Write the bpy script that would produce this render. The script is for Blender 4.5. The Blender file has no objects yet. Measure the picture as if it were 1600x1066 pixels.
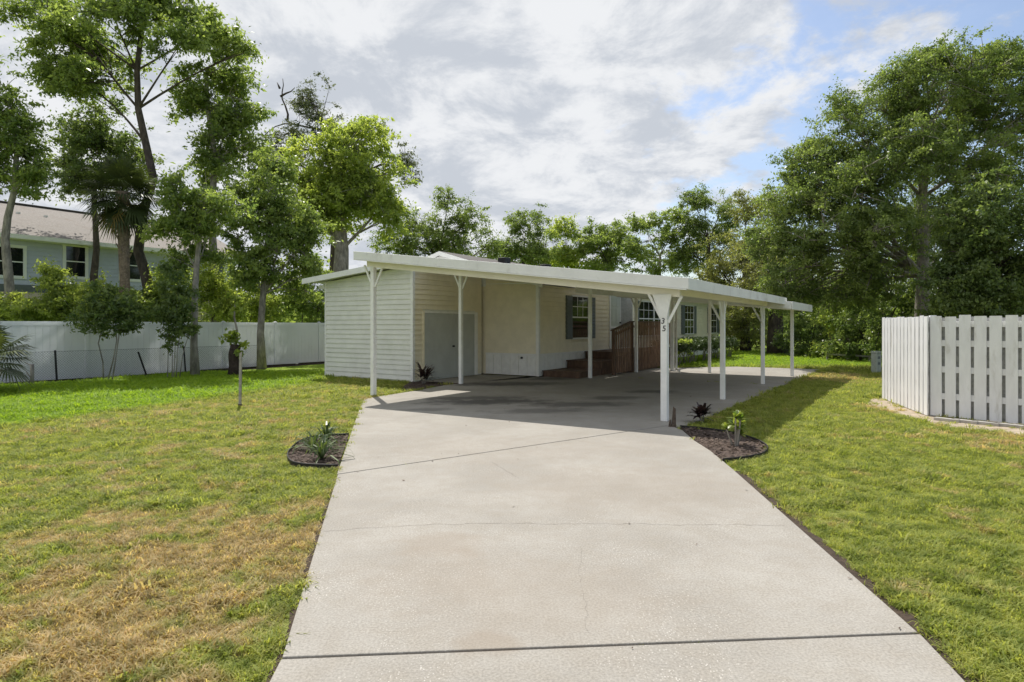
import bpy, math, random
import numpy as np
from mathutils import Vector, Matrix, noise as mnoise

R = math.radians
sc = bpy.context.scene
COL = sc.collection

# ------------------------------------------------------------------ camera
F, HZ, CAMH = 970.0, 509.0, 1.65          # focal length in photo pixels, horizon row, eye height
cam = bpy.data.cameras.new('camera'); camo = bpy.data.objects.new('camera', cam); COL.objects.link(camo)
cam.sensor_width = 36; cam.lens = 36 * F / 1600; cam.shift_y = -24 / 1600
cam.clip_start = 0.1; cam.clip_end = 2000
camo.location = (0, 0, CAMH); camo.rotation_euler = (R(90), 0, 0)
sc.camera = camo

# ------------------------------------------------------------------ world, sun, exposure
SUN_AZ = Vector((-0.344, 0.939)); SUN_EL = R(56)
w = bpy.data.worlds.new('World'); sc.world = w; w.use_nodes = True
nt = w.node_tree; nt.nodes.clear()
def N(t, kind, **kw):
    n = t.nodes.new(kind)
    for k, v in kw.items(): setattr(n, k, v)
    return n
def L(t, a, b): t.links.new(a, b)
sky = N(nt, 'ShaderNodeTexSky', sky_type='NISHITA', sun_disc=False)
sky.sun_elevation = SUN_EL; sky.sun_rotation = math.atan2(SUN_AZ.x, SUN_AZ.y)
sky.air_density = 1.0; sky.dust_density = 1.6; sky.ozone_density = 2.0
tc = N(nt, 'ShaderNodeTexCoord')
sep = N(nt, 'ShaderNodeSeparateXYZ'); L(nt, tc.outputs['Generated'], sep.inputs[0])
def M(t, op, a, b=None, c=None, clamp=False):
    n = N(t, 'ShaderNodeMath', operation=op, use_clamp=clamp)
    for i, x in enumerate((a, b, c)):
        if x is None: continue
        if hasattr(x, 'name') and hasattr(x, 'is_linked'): t.links.new(x, n.inputs[i])
        else: n.inputs[i].default_value = x
    return n.outputs[0]
zc = M(nt, 'ADD', M(nt, 'MAXIMUM', sep.outputs[2], 0.0), 0.26)
px = M(nt, 'DIVIDE', sep.outputs[0], zc); py = M(nt, 'DIVIDE', sep.outputs[1], zc)
cmb = N(nt, 'ShaderNodeCombineXYZ'); L(nt, px, cmb.inputs[0]); L(nt, py, cmb.inputs[1])
def noise_tex(t, vec, scale, detail=6, rough=0.55, dist=0.0, off=None):
    if off is not None:
        m = N(t, 'ShaderNodeMapping'); m.inputs['Location'].default_value = off; L(t, vec, m.inputs[0]); vec = m.outputs[0]
    n = N(t, 'ShaderNodeTexNoise'); n.inputs['Scale'].default_value = scale
    n.inputs['Detail'].default_value = detail; n.inputs['Roughness'].default_value = rough; n.inputs['Distortion'].default_value = dist
    L(t, vec, n.inputs['Vector']); return n.outputs['Fac']
def maprange(t, v, a, b, c=0.0, d=1.0, smooth=True):
    n = N(t, 'ShaderNodeMapRange', interpolation_type='SMOOTHSTEP' if smooth else 'LINEAR', clamp=True)
    L(t, v, n.inputs['Value'])
    for i, x in enumerate((a, b, c, d)): n.inputs[i + 1].default_value = x
    return n.outputs[0]
def mixc(t, fac, a, b, mode='MIX'):
    n = N(t, 'ShaderNodeMix', data_type='RGBA', blend_type=mode)
    if hasattr(fac, 'is_linked'): L(t, fac, n.inputs[0])
    else: n.inputs[0].default_value = fac
    for i, x in ((6, a), (7, b)):
        if hasattr(x, 'is_linked'): L(t, x, n.inputs[i])
        else: n.inputs[i].default_value = (*x, 1) if len(x) == 3 else x
    return n.outputs[2]
big = noise_tex(nt, cmb.outputs[0], 0.8, 3, 0.5, 0.3, (3.1, 7.7, 0))
med = noise_tex(nt, cmb.outputs[0], 3.0, 9, 0.62, 0.25, (1.3, 2.9, 0))
fin = noise_tex(nt, cmb.outputs[0], 9.0, 7, 0.62, 0.2, (8.3, 0.4, 0))
# a cloud bank that thins out towards the east
east = M(nt, 'MULTIPLY', M(nt, 'MAXIMUM', M(nt, 'SUBTRACT', px, 0.34), -0.30), 0.60)
dens = M(nt, 'ADD', M(nt, 'MULTIPLY', med, 0.95), M(nt, 'ADD', M(nt, 'MULTIPLY', big, 0.35), M(nt, 'MULTIPLY', fin, 0.50)))
dens = M(nt, 'SUBTRACT', dens, east)
cover = maprange(nt, dens, 0.64, 0.84, 0.10, 1.0)
thick = maprange(nt, noise_tex(nt, cmb.outputs[0], 2.9, 9, 0.66, 0.3, (5.2, 1.1, 0)), 0.40, 0.60)
cl_col = mixc(nt, thick, (5.4, 5.5, 5.65), (3.65, 3.9, 4.3))
skycol = mixc(nt, cover, sky.outputs[0], cl_col)
bg = N(nt, 'ShaderNodeBackground'); bg.inputs['Strength'].default_value = 0.1
L(nt, skycol, bg.inputs['Color'])
wo = N(nt, 'ShaderNodeOutputWorld'); L(nt, bg.outputs[0], wo.inputs[0])

sun = bpy.data.lights.new('sun', 'SUN'); sun.energy = 3.2; sun.angle = R(0.5); sun.color = (1.0, 0.95, 0.87)
suno = bpy.data.objects.new('sun', sun); COL.objects.link(suno)
sd = Vector((SUN_AZ.x * math.cos(SUN_EL), SUN_AZ.y * math.cos(SUN_EL), math.sin(SUN_EL)))
suno.rotation_euler = (-sd).to_track_quat('-Z', 'Y').to_euler(); suno.location = sd * 60

sc.view_settings.view_transform = 'Standard'; sc.view_settings.look = 'None'
sc.view_settings.exposure = 0.68; sc.view_settings.gamma = 1.0
try: sc.view_settings.use_curve_mapping = False
except Exception: pass
sc.render.engine = 'CYCLES'
sc.cycles.max_bounces = 7; sc.cycles.diffuse_bounces = 5; sc.cycles.transparent_max_bounces = 8
sc.cycles.use_denoising = True

# ------------------------------------------------------------------ geometry helpers
U = Vector((0.551, 0.835)); V = Vector((0.835, -0.551))      # along the house, and to its right
O = Vector((-2.906, 18.19))                                   # nearest corner of the shed on the ground
ANG = math.atan2(V.y, V.x)
def gp(x, y, z=0.0):
    d = F * (CAMH - z) / (y - HZ); return Vector(((x - 800) / F * d, d, z))
def at(x, y, d): return Vector(((x - 800) / F * d, d, CAMH + (HZ - y) / F * d))
def to_uv(p): d = Vector((p.x, p.y)) - O; return d.dot(U), d.dot(V)
def wp(u, v, z=0.0): p = O + U * u + V * v; return Vector((p.x, p.y, z))
def u_at(x, v):                        # the u at which the line v = const passes image column x
    a = O + V * v; k = (x - 800) / F
    return (k * a.y - a.x) / (U.x - k * U.y)
def z_at(x, y, v):
    u = u_at(x, v); return CAMH + (HZ - y) / F * wp(u, v).y

class MB:
    def __init__(s): s.v = []; s.f = []
    def add(s, vs, fs):
        o = len(s.v); s.v += [tuple(p) for p in vs]; s.f += [tuple(i + o for i in f) for f in fs]; return s
    def box(s, x0, x1, y0, y1, z0, z1):
        return s.add([(x0,y0,z0),(x1,y0,z0),(x1,y1,z0),(x0,y1,z0),(x0,y0,z1),(x1,y0,z1),(x1,y1,z1),(x0,y1,z1)],
                     [(3,2,1,0),(4,5,6,7),(0,1,5,4),(1,2,6,5),(2,3,7,6),(3,0,4,7)])
    def hexa(s, p): return s.add(p, [(3,2,1,0),(4,5,6,7),(0,1,5,4),(1,2,6,5),(2,3,7,6),(3,0,4,7)])
    def bar(s, a, b, w, h=None):
        a = Vector(a); b = Vector(b); h = h or w; d = (b - a).normalized()
        up = Vector((0,0,1)) if abs(d.z) < 0.95 else Vector((0,1,0))
        x = d.cross(up).normalized() * (w / 2); y = x.cross(d).normalized() * (h / 2)
        return s.hexa([a-x-y, a+x-y, a+x+y, a-x+y, b-x-y, b+x-y, b+x+y, b-x+y])
    def tube(s, pts, rad, n=6):
        pts = [Vector(p) for p in pts]
        if not hasattr(rad, '__len__'): rad = [rad] * len(pts)
        vs = []; fs = []
        ref = Vector((0.31, 0.95, 0.05)).normalized()
        for i, p in enumerate(pts):
            d = (pts[min(i + 1, len(pts) - 1)] - pts[max(i - 1, 0)]).normalized()
            x = d.cross(ref)
            if x.length < 0.1: x = d.cross(Vector((1, 0, 0)))
            x.normalize(); y = d.cross(x)
            for k in range(n):
                a = 2 * math.pi * k / n; vs.append(p + x * (math.cos(a) * rad[i]) + y * (math.sin(a) * rad[i]))
        for i in range(len(pts) - 1):
            for k in range(n):
                fs.append((i*n+k, i*n+(k+1)%n, (i+1)*n+(k+1)%n, (i+1)*n+k))
        fs.append(tuple(range(n))[::-1]); fs.append(tuple((len(pts)-1)*n + k for k in range(n)))
        return s.add(vs, fs)
    def prism(s, poly, z0, z1):
        n = len(poly)
        return s.add([(p[0],p[1],z0) for p in poly] + [(p[0],p[1],z1) for p in poly],
                     [tuple(range(n))[::-1], tuple(range(n, 2*n))] + [(i,(i+1)%n,n+(i+1)%n,n+i) for i in range(n)])
    def obj(s, name, mat, parent=None, bevel=0, smooth=False):
        me = bpy.data.meshes.new(name); me.from_pydata(s.v, [], s.f); me.validate(); me.update()
        if mat: me.materials.append(mat)
        o = bpy.data.objects.new(name, me); COL.objects.link(o)
        if parent: o.parent = parent
        if smooth: me.polygons.foreach_set('use_smooth', [True] * len(me.polygons))
        if bevel:
            b = o.modifiers.new('bevel', 'BEVEL'); b.width = bevel; b.segments = 2; b.limit_method = 'ANGLE'
        return o
def empty(name, loc=(0,0,0), rz=0.0):
    o = bpy.data.objects.new(name, None); COL.objects.link(o); o.location = loc; o.rotation_euler = (0,0,rz); o.empty_display_size = 0.2
    return o
def tag(o, label=None, cat=None, group=None, kind=None):
    for k, x in (('label', label), ('category', cat), ('group', group), ('kind', kind)):
        if x: o[k] = x
    return o
def inst(o, parent, loc=(0,0,0), rot=(0,0,0), scale=(1,1,1)):
    c = o.copy(); COL.objects.link(c); c.parent = parent; c.location = loc; c.rotation_euler = rot; c.scale = scale; return c
def inpoly(P, poly):
    x, y = P[:,0], P[:,1]; r = np.zeros(len(P), bool); n = len(poly)
    for i in range(n):
        x0, y0 = poly[i][0], poly[i][1]; x1, y1 = poly[(i+1)%n][0], poly[(i+1)%n][1]
        if y0 == y1: continue
        c = ((y0 > y) != (y1 > y)) & (x < (x1-x0)*(y-y0)/(y1-y0) + x0); r ^= c
    return r
def segdist(P, a, b):
    a = np.array(a[:2]); b = np.array(b[:2]); d = b - a; t = np.clip(((P - a) @ d) / (d @ d), 0, 1)
    return np.linalg.norm(P - (a + t[:,None]*d), axis=1)

# ------------------------------------------------------------------ materials
def mat(name, col, rough=0.6, var=0.12, scale=6.0, bump=0.0, bscale=60, spec=0.4, metal=0.0, dirt=None, dscale=1.2, dlo=0.5, dhi=0.75, stretch=None):
    m = bpy.data.materials.new(name); m.use_nodes = True; t = m.node_tree; t.nodes.clear()
    out = N(t, 'ShaderNodeOutputMaterial'); b = N(t, 'ShaderNodeBsdfPrincipled'); L(t, b.outputs[0], out.inputs[0])
    tcx = N(t, 'ShaderNodeNewGeometry').outputs['Position']
    if stretch:
        mp = N(t, 'ShaderNodeMapping'); mp.inputs['Scale'].default_value = stretch; L(t, tcx, mp.inputs[0]); tcx = mp.outputs[0]
    n1 = noise_tex(t, tcx, scale, 5, 0.6)
    c = mixc(t, maprange(t, n1, 0.3, 0.7), tuple(x * (1 - var) for x in col), tuple(min(1, x * (1 + var)) for x in col))
    oi = N(t, 'ShaderNodeObjectInfo')
    c = mixc(t, 1.0, c, mixc(t, oi.outputs['Random'], (1-var*0.35,)*3, (1,)*3), 'MULTIPLY')
    if dirt:
        c = mixc(t, maprange(t, noise_tex(t, tcx, dscale, 6, 0.65, 0.3, (4, 9, 2)), dlo, dhi), c, dirt)
    L(t, c, b.inputs['Base Color'])
    b.inputs['Roughness'].default_value = rough; b.inputs['Specular IOR Level'].default_value = spec; b.inputs['Metallic'].default_value = metal
    if bump:
        bn = N(t, 'ShaderNodeBump'); bn.inputs['Strength'].default_value = bump; bn.inputs['Distance'].default_value = 0.01
        L(t, noise_tex(t, tcx, bscale, 4, 0.6), bn.inputs['Height']); L(t, bn.outputs[0], b.inputs['Normal'])
    return m
def leafmat(name, c0, c1, trans=0.45, rough=0.5):
    m = bpy.data.materials.new(name); m.use_nodes = True; t = m.node_tree; t.nodes.clear()
    out = N(t, 'ShaderNodeOutputMaterial'); b = N(t, 'ShaderNodeBsdfPrincipled'); tr = N(t, 'ShaderNodeBsdfTranslucent'); mx = N(t, 'ShaderNodeMixShader')
    a = N(t, 'ShaderNodeAttribute', attribute_name='tint')
    c = mixc(t, a.outputs['Fac'], c0, c1)
    L(t, c, b.inputs['Base Color']); b.inputs['Roughness'].default_value = rough; b.inputs['Specular IOR Level'].default_value = 0.45
    L(t, mixc(t, 1.0, c, (1.5, 1.5, 0.8), 'MULTIPLY'), tr.inputs['Color'])
    mx.inputs[0].default_value = trans; L(t, b.outputs[0], mx.inputs[1]); L(t, tr.outputs[0], mx.inputs[2]); L(t, mx.outputs[0], out.inputs[0])
    return m
MT = {}
MT['cream'] = mat('cream_siding', (0.84, 0.77, 0.60), 0.55, 0.05, 3, 0.05, dirt=(0.74, 0.67, 0.50), dscale=0.9, dlo=0.56, dhi=0.9)
MT['palesiding'] = mat('pale_siding', (0.78, 0.78, 0.73), 0.55, 0.05, 3, 0.05, dirt=(0.58, 0.60, 0.52), dscale=0.8, dlo=0.52, dhi=0.85)
MT['white'] = mat('white_paint', (0.84, 0.84, 0.82), 0.5, 0.05, 5, 0.1, dirt=(0.58, 0.57, 0.52), dscale=1.6, dlo=0.55, dhi=0.85)
MT['roofwhite'] = mat('white_roof_metal', (0.78, 0.78, 0.77), 0.45, 0.05, 2, 0.05, dirt=(0.50, 0.49, 0.46), dscale=2.2, dlo=0.52, dhi=0.8)
MT['ceiling'] = mat('carport_ceiling', (0.88, 0.84, 0.74), 0.6, 0.04, 2)
MT['vinyl'] = mat('white_vinyl', (0.85, 0.86, 0.87), 0.35, 0.03, 1.5, dirt=(0.62, 0.62, 0.58), dscale=1.0, dlo=0.55, dhi=0.9)
MT['fencepaint'] = mat('white_fence_paint', (0.82, 0.82, 0.84), 0.6, 0.05, 8, 0.25, 90, dirt=(0.50, 0.48, 0.44), dscale=3.5, dlo=0.55, dhi=0.8, stretch=(1, 1, 0.25))
MT['door'] = mat('grey_door', (0.50, 0.52, 0.50), 0.5, 0.05, 3)
MT['doorgreen'] = mat('pale_green_door', (0.52, 0.57, 0.50), 0.45, 0.04, 3)
MT['shutter'] = mat('grey_shutter', (0.13, 0.15, 0.15), 0.5, 0.08, 6)
MT['frame'] = mat('window_frame', (0.80, 0.80, 0.79), 0.4, 0.02, 4)
MT['glass'] = mat('window_glass', (0.012, 0.015, 0.018), 0.04, 0.2, 2, spec=0.7)
MT['curtain'] = mat('curtain', (0.30, 0.31, 0.31), 0.8, 0.2, 6)
MT['wood'] = mat('brown_deck_wood', (0.125, 0.074, 0.046), 0.65, 0.25, 9, 0.3, 120, dirt=(0.07, 0.035, 0.022), dscale=3, stretch=(1, 1, 0.4))
MT['woodpale'] = mat('lit_baluster_wood', (0.30, 0.195, 0.135), 0.7, 0.3, 12, 0.3, 120, stretch=(1, 1, 0.3))  # paler than the deck wood, lit baluster edges put into the colour
MT['shingle'] = mat('brown_shingle', (0.245, 0.22, 0.20), 0.85, 0.18, 14, 0.4, 60, dirt=(0.20, 0.165, 0.14), dscale=1.5)
MT['darkshingle'] = mat('dark_shingle', (0.10, 0.09, 0.085), 0.85, 0.25, 14, 0.4, 60)
MT['bluegrey'] = mat('bluegrey_siding', (0.50, 0.53, 0.64), 0.6, 0.04, 3)
MT['beige'] = mat('beige_stucco', (0.58, 0.50, 0.40), 0.8, 0.06, 5, 0.2)
MT['black'] = mat('black_metal', (0.015, 0.015, 0.016), 0.5, 0.2, 10)
MT['wire'] = mat('dark_wire', (0.045, 0.05, 0.055), 0.5, 0.1, 10, metal=0.2)
MT['steel'] = mat('galvanised', (0.42, 0.43, 0.43), 0.45, 0.12, 12, metal=0.3)
MT['pedestal'] = mat('pedestal_green', (0.36, 0.40, 0.35), 0.55, 0.08, 8, dirt=(0.2, 0.22, 0.18), dscale=8)
MT['barkgrey'] = mat('grey_bark', (0.29, 0.265, 0.23), 0.9, 0.35, 9, 0.8, 30, dirt=(0.10, 0.09, 0.075), dscale=5, stretch=(1, 1, 0.35))
MT['barkdark'] = mat('dark_bark', (0.085, 0.068, 0.055), 0.9, 0.4, 9, 0.8, 30, stretch=(1, 1, 0.35))
MT['barkpalm'] = mat('palm_bark', (0.20, 0.155, 0.115), 0.9, 0.35, 14, 0.9, 24, dirt=(0.10, 0.075, 0.055), dscale=6)
MT['moss'] = mat('hanging_moss', (0.20, 0.20, 0.165), 0.95, 0.25, 6)
MT['soil'] = mat('dark_soil', (0.062, 0.043, 0.030), 0.95, 0.4, 25, 0.8, 60)
MT['mulch'] = mat('mulch', (0.085, 0.058, 0.046), 0.9, 0.4, 18, 0.9, 80)
MT['sand'] = mat('sandy_soil', (0.40, 0.33, 0.25), 0.95, 0.25, 10, 0.5, 60, dirt=(0.22, 0.16, 0.10), dscale=5)
MT['edging'] = mat('black_edging', (0.022, 0.020, 0.019), 0.6, 0.2, 10)
MT['paver'] = mat('grey_paver', (0.42, 0.40, 0.37), 0.85, 0.15, 12, 0.4, 70)
MT['rustwood'] = mat('old_stake', (0.115, 0.085, 0.065), 0.9, 0.3, 20, 0.5, 80)
MT['greywood'] = mat('weathered_post', (0.34, 0.32, 0.29), 0.85, 0.2, 16, 0.4, 60)
MT['stump'] = mat('stump_bark', (0.05, 0.036, 0.028), 0.95, 0.4, 14, 0.9, 40)
MT['shadedback'] = mat('shaded_picket', (0.40, 0.40, 0.39), 0.85, 0.2, 12, 0.3, 60)  # back pickets: shade inside the fence gaps is put into this grey
MT['lamp'] = mat('lamp_casing', (0.65, 0.62, 0.52), 0.4, 0.05, 5)
LF = {}
def add_translucency(m, col, k):            # thin plastic lets some of the light behind it through
    t = m.node_tree; out = next(n for n in t.nodes if n.type == 'OUTPUT_MATERIAL'); src = out.inputs[0].links[0].from_socket
    tr = N(t, 'ShaderNodeBsdfTranslucent'); tr.inputs[0].default_value = (*col, 1); mx = N(t, 'ShaderNodeMixShader'); mx.inputs[0].default_value = k
    L(t, src, mx.inputs[1]); L(t, tr.outputs[0], mx.inputs[2]); L(t, mx.outputs[0], out.inputs[0])
add_translucency(MT['vinyl'], (0.90, 0.92, 0.95), 0.38)
LF['dark'] = leafmat('leaf_dark', (0.080, 0.130, 0.050), (0.230, 0.290, 0.105), 0.54, 0.38)
LF['mid'] = leafmat('leaf_mid', (0.115, 0.180, 0.058), (0.330, 0.400, 0.130), 0.59, 0.38)
LF['lime'] = leafmat('leaf_lime', (0.180, 0.250, 0.064), (0.430, 0.490, 0.145), 0.64, 0.38)
LF['olive'] = leafmat('leaf_olive', (0.130, 0.155, 0.066), (0.340, 0.350, 0.140), 0.54, 0.38)
LF['oak'] = leafmat('leaf_oak', (0.088, 0.140, 0.050), (0.280, 0.350, 0.112), 0.54, 0.38)
LF['pine'] = leafmat('leaf_grey', (0.075, 0.095, 0.06), (0.17, 0.195, 0.115), 0.40)
LF['brown'] = leafmat('leaf_brown', (0.10, 0.085, 0.05), (0.19, 0.165, 0.095), 0.35)
LF['palm'] = leafmat('leaf_palm', (0.034, 0.056, 0.022), (0.095, 0.120, 0.040), 0.30, 0.4)
LF['hedge'] = leafmat('leaf_hedge', (0.030, 0.055, 0.018), (0.085, 0.125, 0.035), 0.25)
LF['purple'] = leafmat('leaf_purple', (0.022, 0.018, 0.020), (0.065, 0.035, 0.035), 0.25, 0.35)
LF['blade'] = leafmat('leaf_blade', (0.040, 0.075, 0.025), (0.15, 0.20, 0.07), 0.30, 0.4)
LF['variegated'] = leafmat('leaf_variegated', (0.11, 0.18, 0.03), (0.36, 0.42, 0.09), 0.40, 0.4)
LF['deadpalm'] = leafmat('leaf_dead_palm', (0.17, 0.12, 0.05), (0.30, 0.22, 0.08), 0.35)

# lawn colour: patches of green and dry grass, shared by the ground and the blades
DRY = [(gp(300, 880), 1.7, 0.17), (gp(120, 900), 1.8, 0.15), (gp(240, 1000), .8, 0.17), (gp(40, 1000), 1.0, 0.18), (gp(440, 830), .9, 0.15), (gp(300, 720), 2.2, 0.07), (gp(1320, 590), 2.6, 0.40),
       (gp(1590, 690), 1.3, 0.45), (gp(1400, 640), 1.2, 0.30), (gp(250, 650), 2.5, 0.12)]
LUSH_A, LUSH_B = gp(0, 669), gp(345, 622)
def lawn_nodes(t):
    pos = N(t, 'ShaderNodeNewGeometry').outputs['Position']
    fine = noise_tex(t, pos, 14, 4, 0.6); medn = noise_tex(t, pos, 2.1, 4, 0.62, 0.4, (3, 1, 0)); lar = noise_tex(t, pos, 0.5, 2, 0.55, 0.2, (9, 4, 0))
    d = M(t, 'ADD', M(t, 'MULTIPLY', medn, 1.5), M(t, 'ADD', M(t, 'MULTIPLY', lar, 0.40), M(t, 'MULTIPLY', fine, 0.45)))
    for p, r, k in DRY:
        ds = N(t, 'ShaderNodeVectorMath', operation='DISTANCE'); L(t, pos, ds.inputs[0]); ds.inputs[1].default_value = (p.x, p.y, 0)
        d = M(t, 'ADD', d, maprange(t, ds.outputs['Value'], r * 0.15, r * 1.25, k * 0.70, 0.0))
    # the left lawn is thinner than the right one
    sx = N(t, 'ShaderNodeSeparateXYZ'); L(t, pos, sx.inputs[0])
    d = M(t, 'ADD', d, maprange(t, sx.outputs[0], -2.0, 2.5, 0.01, -0.06))
    # a lusher, longer-grown strip in front of the vinyl fence and behind the house
    nx, ny = -(LUSH_B.y - LUSH_A.y), (LUSH_B.x - LUSH_A.x)
    sd_ = M(t, 'ADD', M(t, 'MULTIPLY', M(t, 'SUBTRACT', sx.outputs[0], LUSH_A.x), nx), M(t, 'MULTIPLY', M(t, 'SUBTRACT', sx.outputs[1], LUSH_A.y), ny))
    sd_ = M(t, 'DIVIDE', sd_, math.hypot(nx, ny)); sd_ = M(t, 'ADD', sd_, M(t, 'MULTIPLY', M(t, 'SUBTRACT', medn, 0.5), 1.6))
    lush = M(t, 'MULTIPLY', maprange(t, sd_, -0.1, 0.5), maprange(t, sx.outputs[0], -6.8, -5.2, 1.0, 0.25))
    lush = M(t, 'MAXIMUM', lush, M(t, 'MULTIPLY', maprange(t, sx.outputs[1], 24, 26.5), 0.9))
    g = mixc(t, maprange(t, noise_tex(t, pos, 5, 3, 0.6, 0, (2, 7, 1)), 0.34, 0.66), (0.198, 0.248, 0.056), (0.380, 0.415, 0.118))
    dry = mixc(t, maprange(t, noise_tex(t, pos, 8, 3, 0.65, 0, (6, 1, 1)), 0.35, 0.65), (0.33, 0.265, 0.135), (0.56, 0.47, 0.29))
    c = mixc(t, maprange(t, d, 1.19, 1.50), g, dry)
    c = mixc(t, lush, c, mixc(t, maprange(t, fine, 0.35, 0.65), (0.180, 0.300, 0.024), (0.310, 0.440, 0.045)))
    return c, fine
def ground_mat():
    m = bpy.data.materials.new('lawn_ground'); m.use_nodes = True; t = m.node_tree; t.nodes.clear()
    out = N(t, 'ShaderNodeOutputMaterial'); b = N(t, 'ShaderNodeBsdfPrincipled'); L(t, b.outputs[0], out.inputs[0])
    c, fine = lawn_nodes(t)
    pos = N(t, 'ShaderNodeNewGeometry').outputs['Position']
    sp = noise_tex(t, pos, 48, 4, 0.7)
    c = mixc(t, maprange(t, sp, 0.38, 0.62), mixc(t, 1.0, c, (0.50, 0.46, 0.44), 'MULTIPLY'), mixc(t, 1.0, c, (1.06, 1.04, 1.0), 'MULTIPLY'))
    L(t, c, b.inputs['Base Color']); b.inputs['Roughness'].default_value = 0.9; b.inputs['Specular IOR Level'].default_value = 0.15
    bn = N(t, 'ShaderNodeBump'); bn.inputs['Strength'].default_value = 0.9; bn.inputs['Distance'].default_value = 0.03
    L(t, sp, bn.inputs['Height']); L(t, bn.outputs[0], b.inputs['Normal'])
    return m
def blade_mat():
    m = bpy.data.materials.new('grass_blade'); m.use_nodes = True; t = m.node_tree; t.nodes.clear()
    out = N(t, 'ShaderNodeOutputMaterial'); b = N(t, 'ShaderNodeBsdfPrincipled'); tr = N(t, 'ShaderNodeBsdfTranslucent'); mx = N(t, 'ShaderNodeMixShader')
    c, fine = lawn_nodes(t)
    a = N(t, 'ShaderNodeAttribute', attribute_name='tint')
    c = mixc(t, 1.0, c, mixc(t, a.outputs['Fac'], (0.78, 0.84, 0.80), (1.30, 1.18, 1.10)), 'MULTIPLY')
    L(t, c, b.inputs['Base Color']); b.inputs['Roughness'].default_value = 0.6; b.inputs['Specular IOR Level'].default_value = 0.25
    L(t, mixc(t, 1.0, c, (1.5, 1.5, 0.9), 'MULTIPLY'), tr.inputs['Color']); mx.inputs[0].default_value = 0.5
    L(t, b.outputs[0], mx.inputs[1]); L(t, tr.outputs[0], mx.inputs[2]); L(t, mx.outputs[0], out.inputs[0])
    return m
def concrete_mat():
    m = bpy.data.materials.new('concrete'); m.use_nodes = True; t = m.node_tree; t.nodes.clear()
    out = N(t, 'ShaderNodeOutputMaterial'); b = N(t, 'ShaderNodeBsdfPrincipled'); L(t, b.outputs[0], out.inputs[0])
    pos = N(t, 'ShaderNodeNewGeometry').outputs['Position']
    n1 = noise_tex(t, pos, 0.8, 6, 0.6, 0.3); n2 = noise_tex(t, pos, 5, 6, 0.65, 0.2, (3, 3, 0)); n3 = noise_tex(t, pos, 70, 3, 0.6)
    c = mixc(t, maprange(t, n1, 0.32, 0.68), (0.318, 0.297, 0.264), (0.388, 0.366, 0.330))
    c = mixc(t, maprange(t, n2, 0.35, 0.7, 0, 0.45), c, (0.310, 0.278, 0.232))
    c = mixc(t, maprange(t, n3, 0.3, 0.7, 0, 1), mixc(t, 1.0, c, (0.78, 0.78, 0.78), 'MULTIPLY'), mixc(t, 1.0, c, (1.08, 1.08, 1.08), 'MULTIPLY'))
    # shell and pebble flecks of the exposed aggregate
    vo = N(t, 'ShaderNodeTexVoronoi'); vo.inputs['Scale'].default_value = 62; L(t, pos, vo.inputs['Vector'])
    fl = M(t, 'MULTIPLY', maprange(t, vo.outputs['Distance'], 0.16, 0.30, 1, 0), maprange(t, noise_tex(t, pos, 1.3, 5, 0.6, 0.2, (1, 8, 0)), 0.40, 0.66))
    sepc = N(t, 'ShaderNodeSeparateColor'); L(t, vo.outputs['Color'], sepc.inputs[0])
    fl = M(t, 'MULTIPLY', fl, M(t, 'GREATER_THAN', sepc.outputs[0], 0.45))
    c = mixc(t, M(t, 'MULTIPLY', fl, 0.8), c, (0.66, 0.63, 0.58))
    pt = M(t, 'MULTIPLY', maprange(t, vo.outputs['Distance'], 0.12, 0.25, 1, 0), M(t, 'LESS_THAN', sepc.outputs[1], 0.22))
    c = mixc(t, M(t, 'MULTIPLY', pt, 0.4), c, (0.20, 0.18, 0.16))
    # oil and tyre stains where cars park, rusty stains on the drive
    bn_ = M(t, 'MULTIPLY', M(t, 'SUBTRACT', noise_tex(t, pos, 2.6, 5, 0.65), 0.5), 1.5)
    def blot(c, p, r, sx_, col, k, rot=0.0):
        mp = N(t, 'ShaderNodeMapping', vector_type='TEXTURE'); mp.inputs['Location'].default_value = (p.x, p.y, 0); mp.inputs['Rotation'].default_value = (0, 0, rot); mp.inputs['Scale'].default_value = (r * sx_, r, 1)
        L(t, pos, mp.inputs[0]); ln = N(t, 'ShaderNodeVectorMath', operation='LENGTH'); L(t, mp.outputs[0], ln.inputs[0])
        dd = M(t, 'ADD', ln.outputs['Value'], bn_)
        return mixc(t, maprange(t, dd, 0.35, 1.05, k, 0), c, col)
    for px_, py_, r, s_, k in ((800, 600, .8, 2.6, .75), (760, 628, .6, 3, .7), (860, 592, .7, 1.6, .7), (740, 622, .5, 3.2, .6), (905, 632, .55, 2.6, .55), (1020, 612, .5, 1.6, .75), (960, 622, .45, 2, .5), (850, 642, .45, 3, .45), (670, 640, .3, 2.2, .35)):
        c = blot(c, gp(px_, py_), r, s_, (0.075, 0.070, 0.066), min(.9, k * 1.2), -ANG * 0.2)
    for px_, py_, r, s_, k in ((690, 850, .35, 1.2, .42), (760, 1005, .14, 1.6, .4), (850, 930, .8, 1.4, .22), (660, 900, .6, 1.2, .18), (1000, 760, 1.2, 1.5, .22), (800, 700, 1.3, 2, .16)):
        c = blot(c, gp(px_, py_), r, s_, (0.27, 0.222, 0.172), k)
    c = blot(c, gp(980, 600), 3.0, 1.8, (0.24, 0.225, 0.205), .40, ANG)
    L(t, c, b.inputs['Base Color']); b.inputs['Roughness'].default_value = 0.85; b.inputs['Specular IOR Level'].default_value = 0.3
    bn = N(t, 'ShaderNodeBump'); bn.inputs['Strength'].default_value = 0.35; bn.inputs['Distance'].default_value = 0.006
    L(t, n3, bn.inputs['Height']); L(t, bn.outputs[0], b.inputs['Normal'])
    return m
MT['lawn'] = ground_mat(); MT['blade'] = blade_mat(); MT['concrete'] = concrete_mat()

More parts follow.
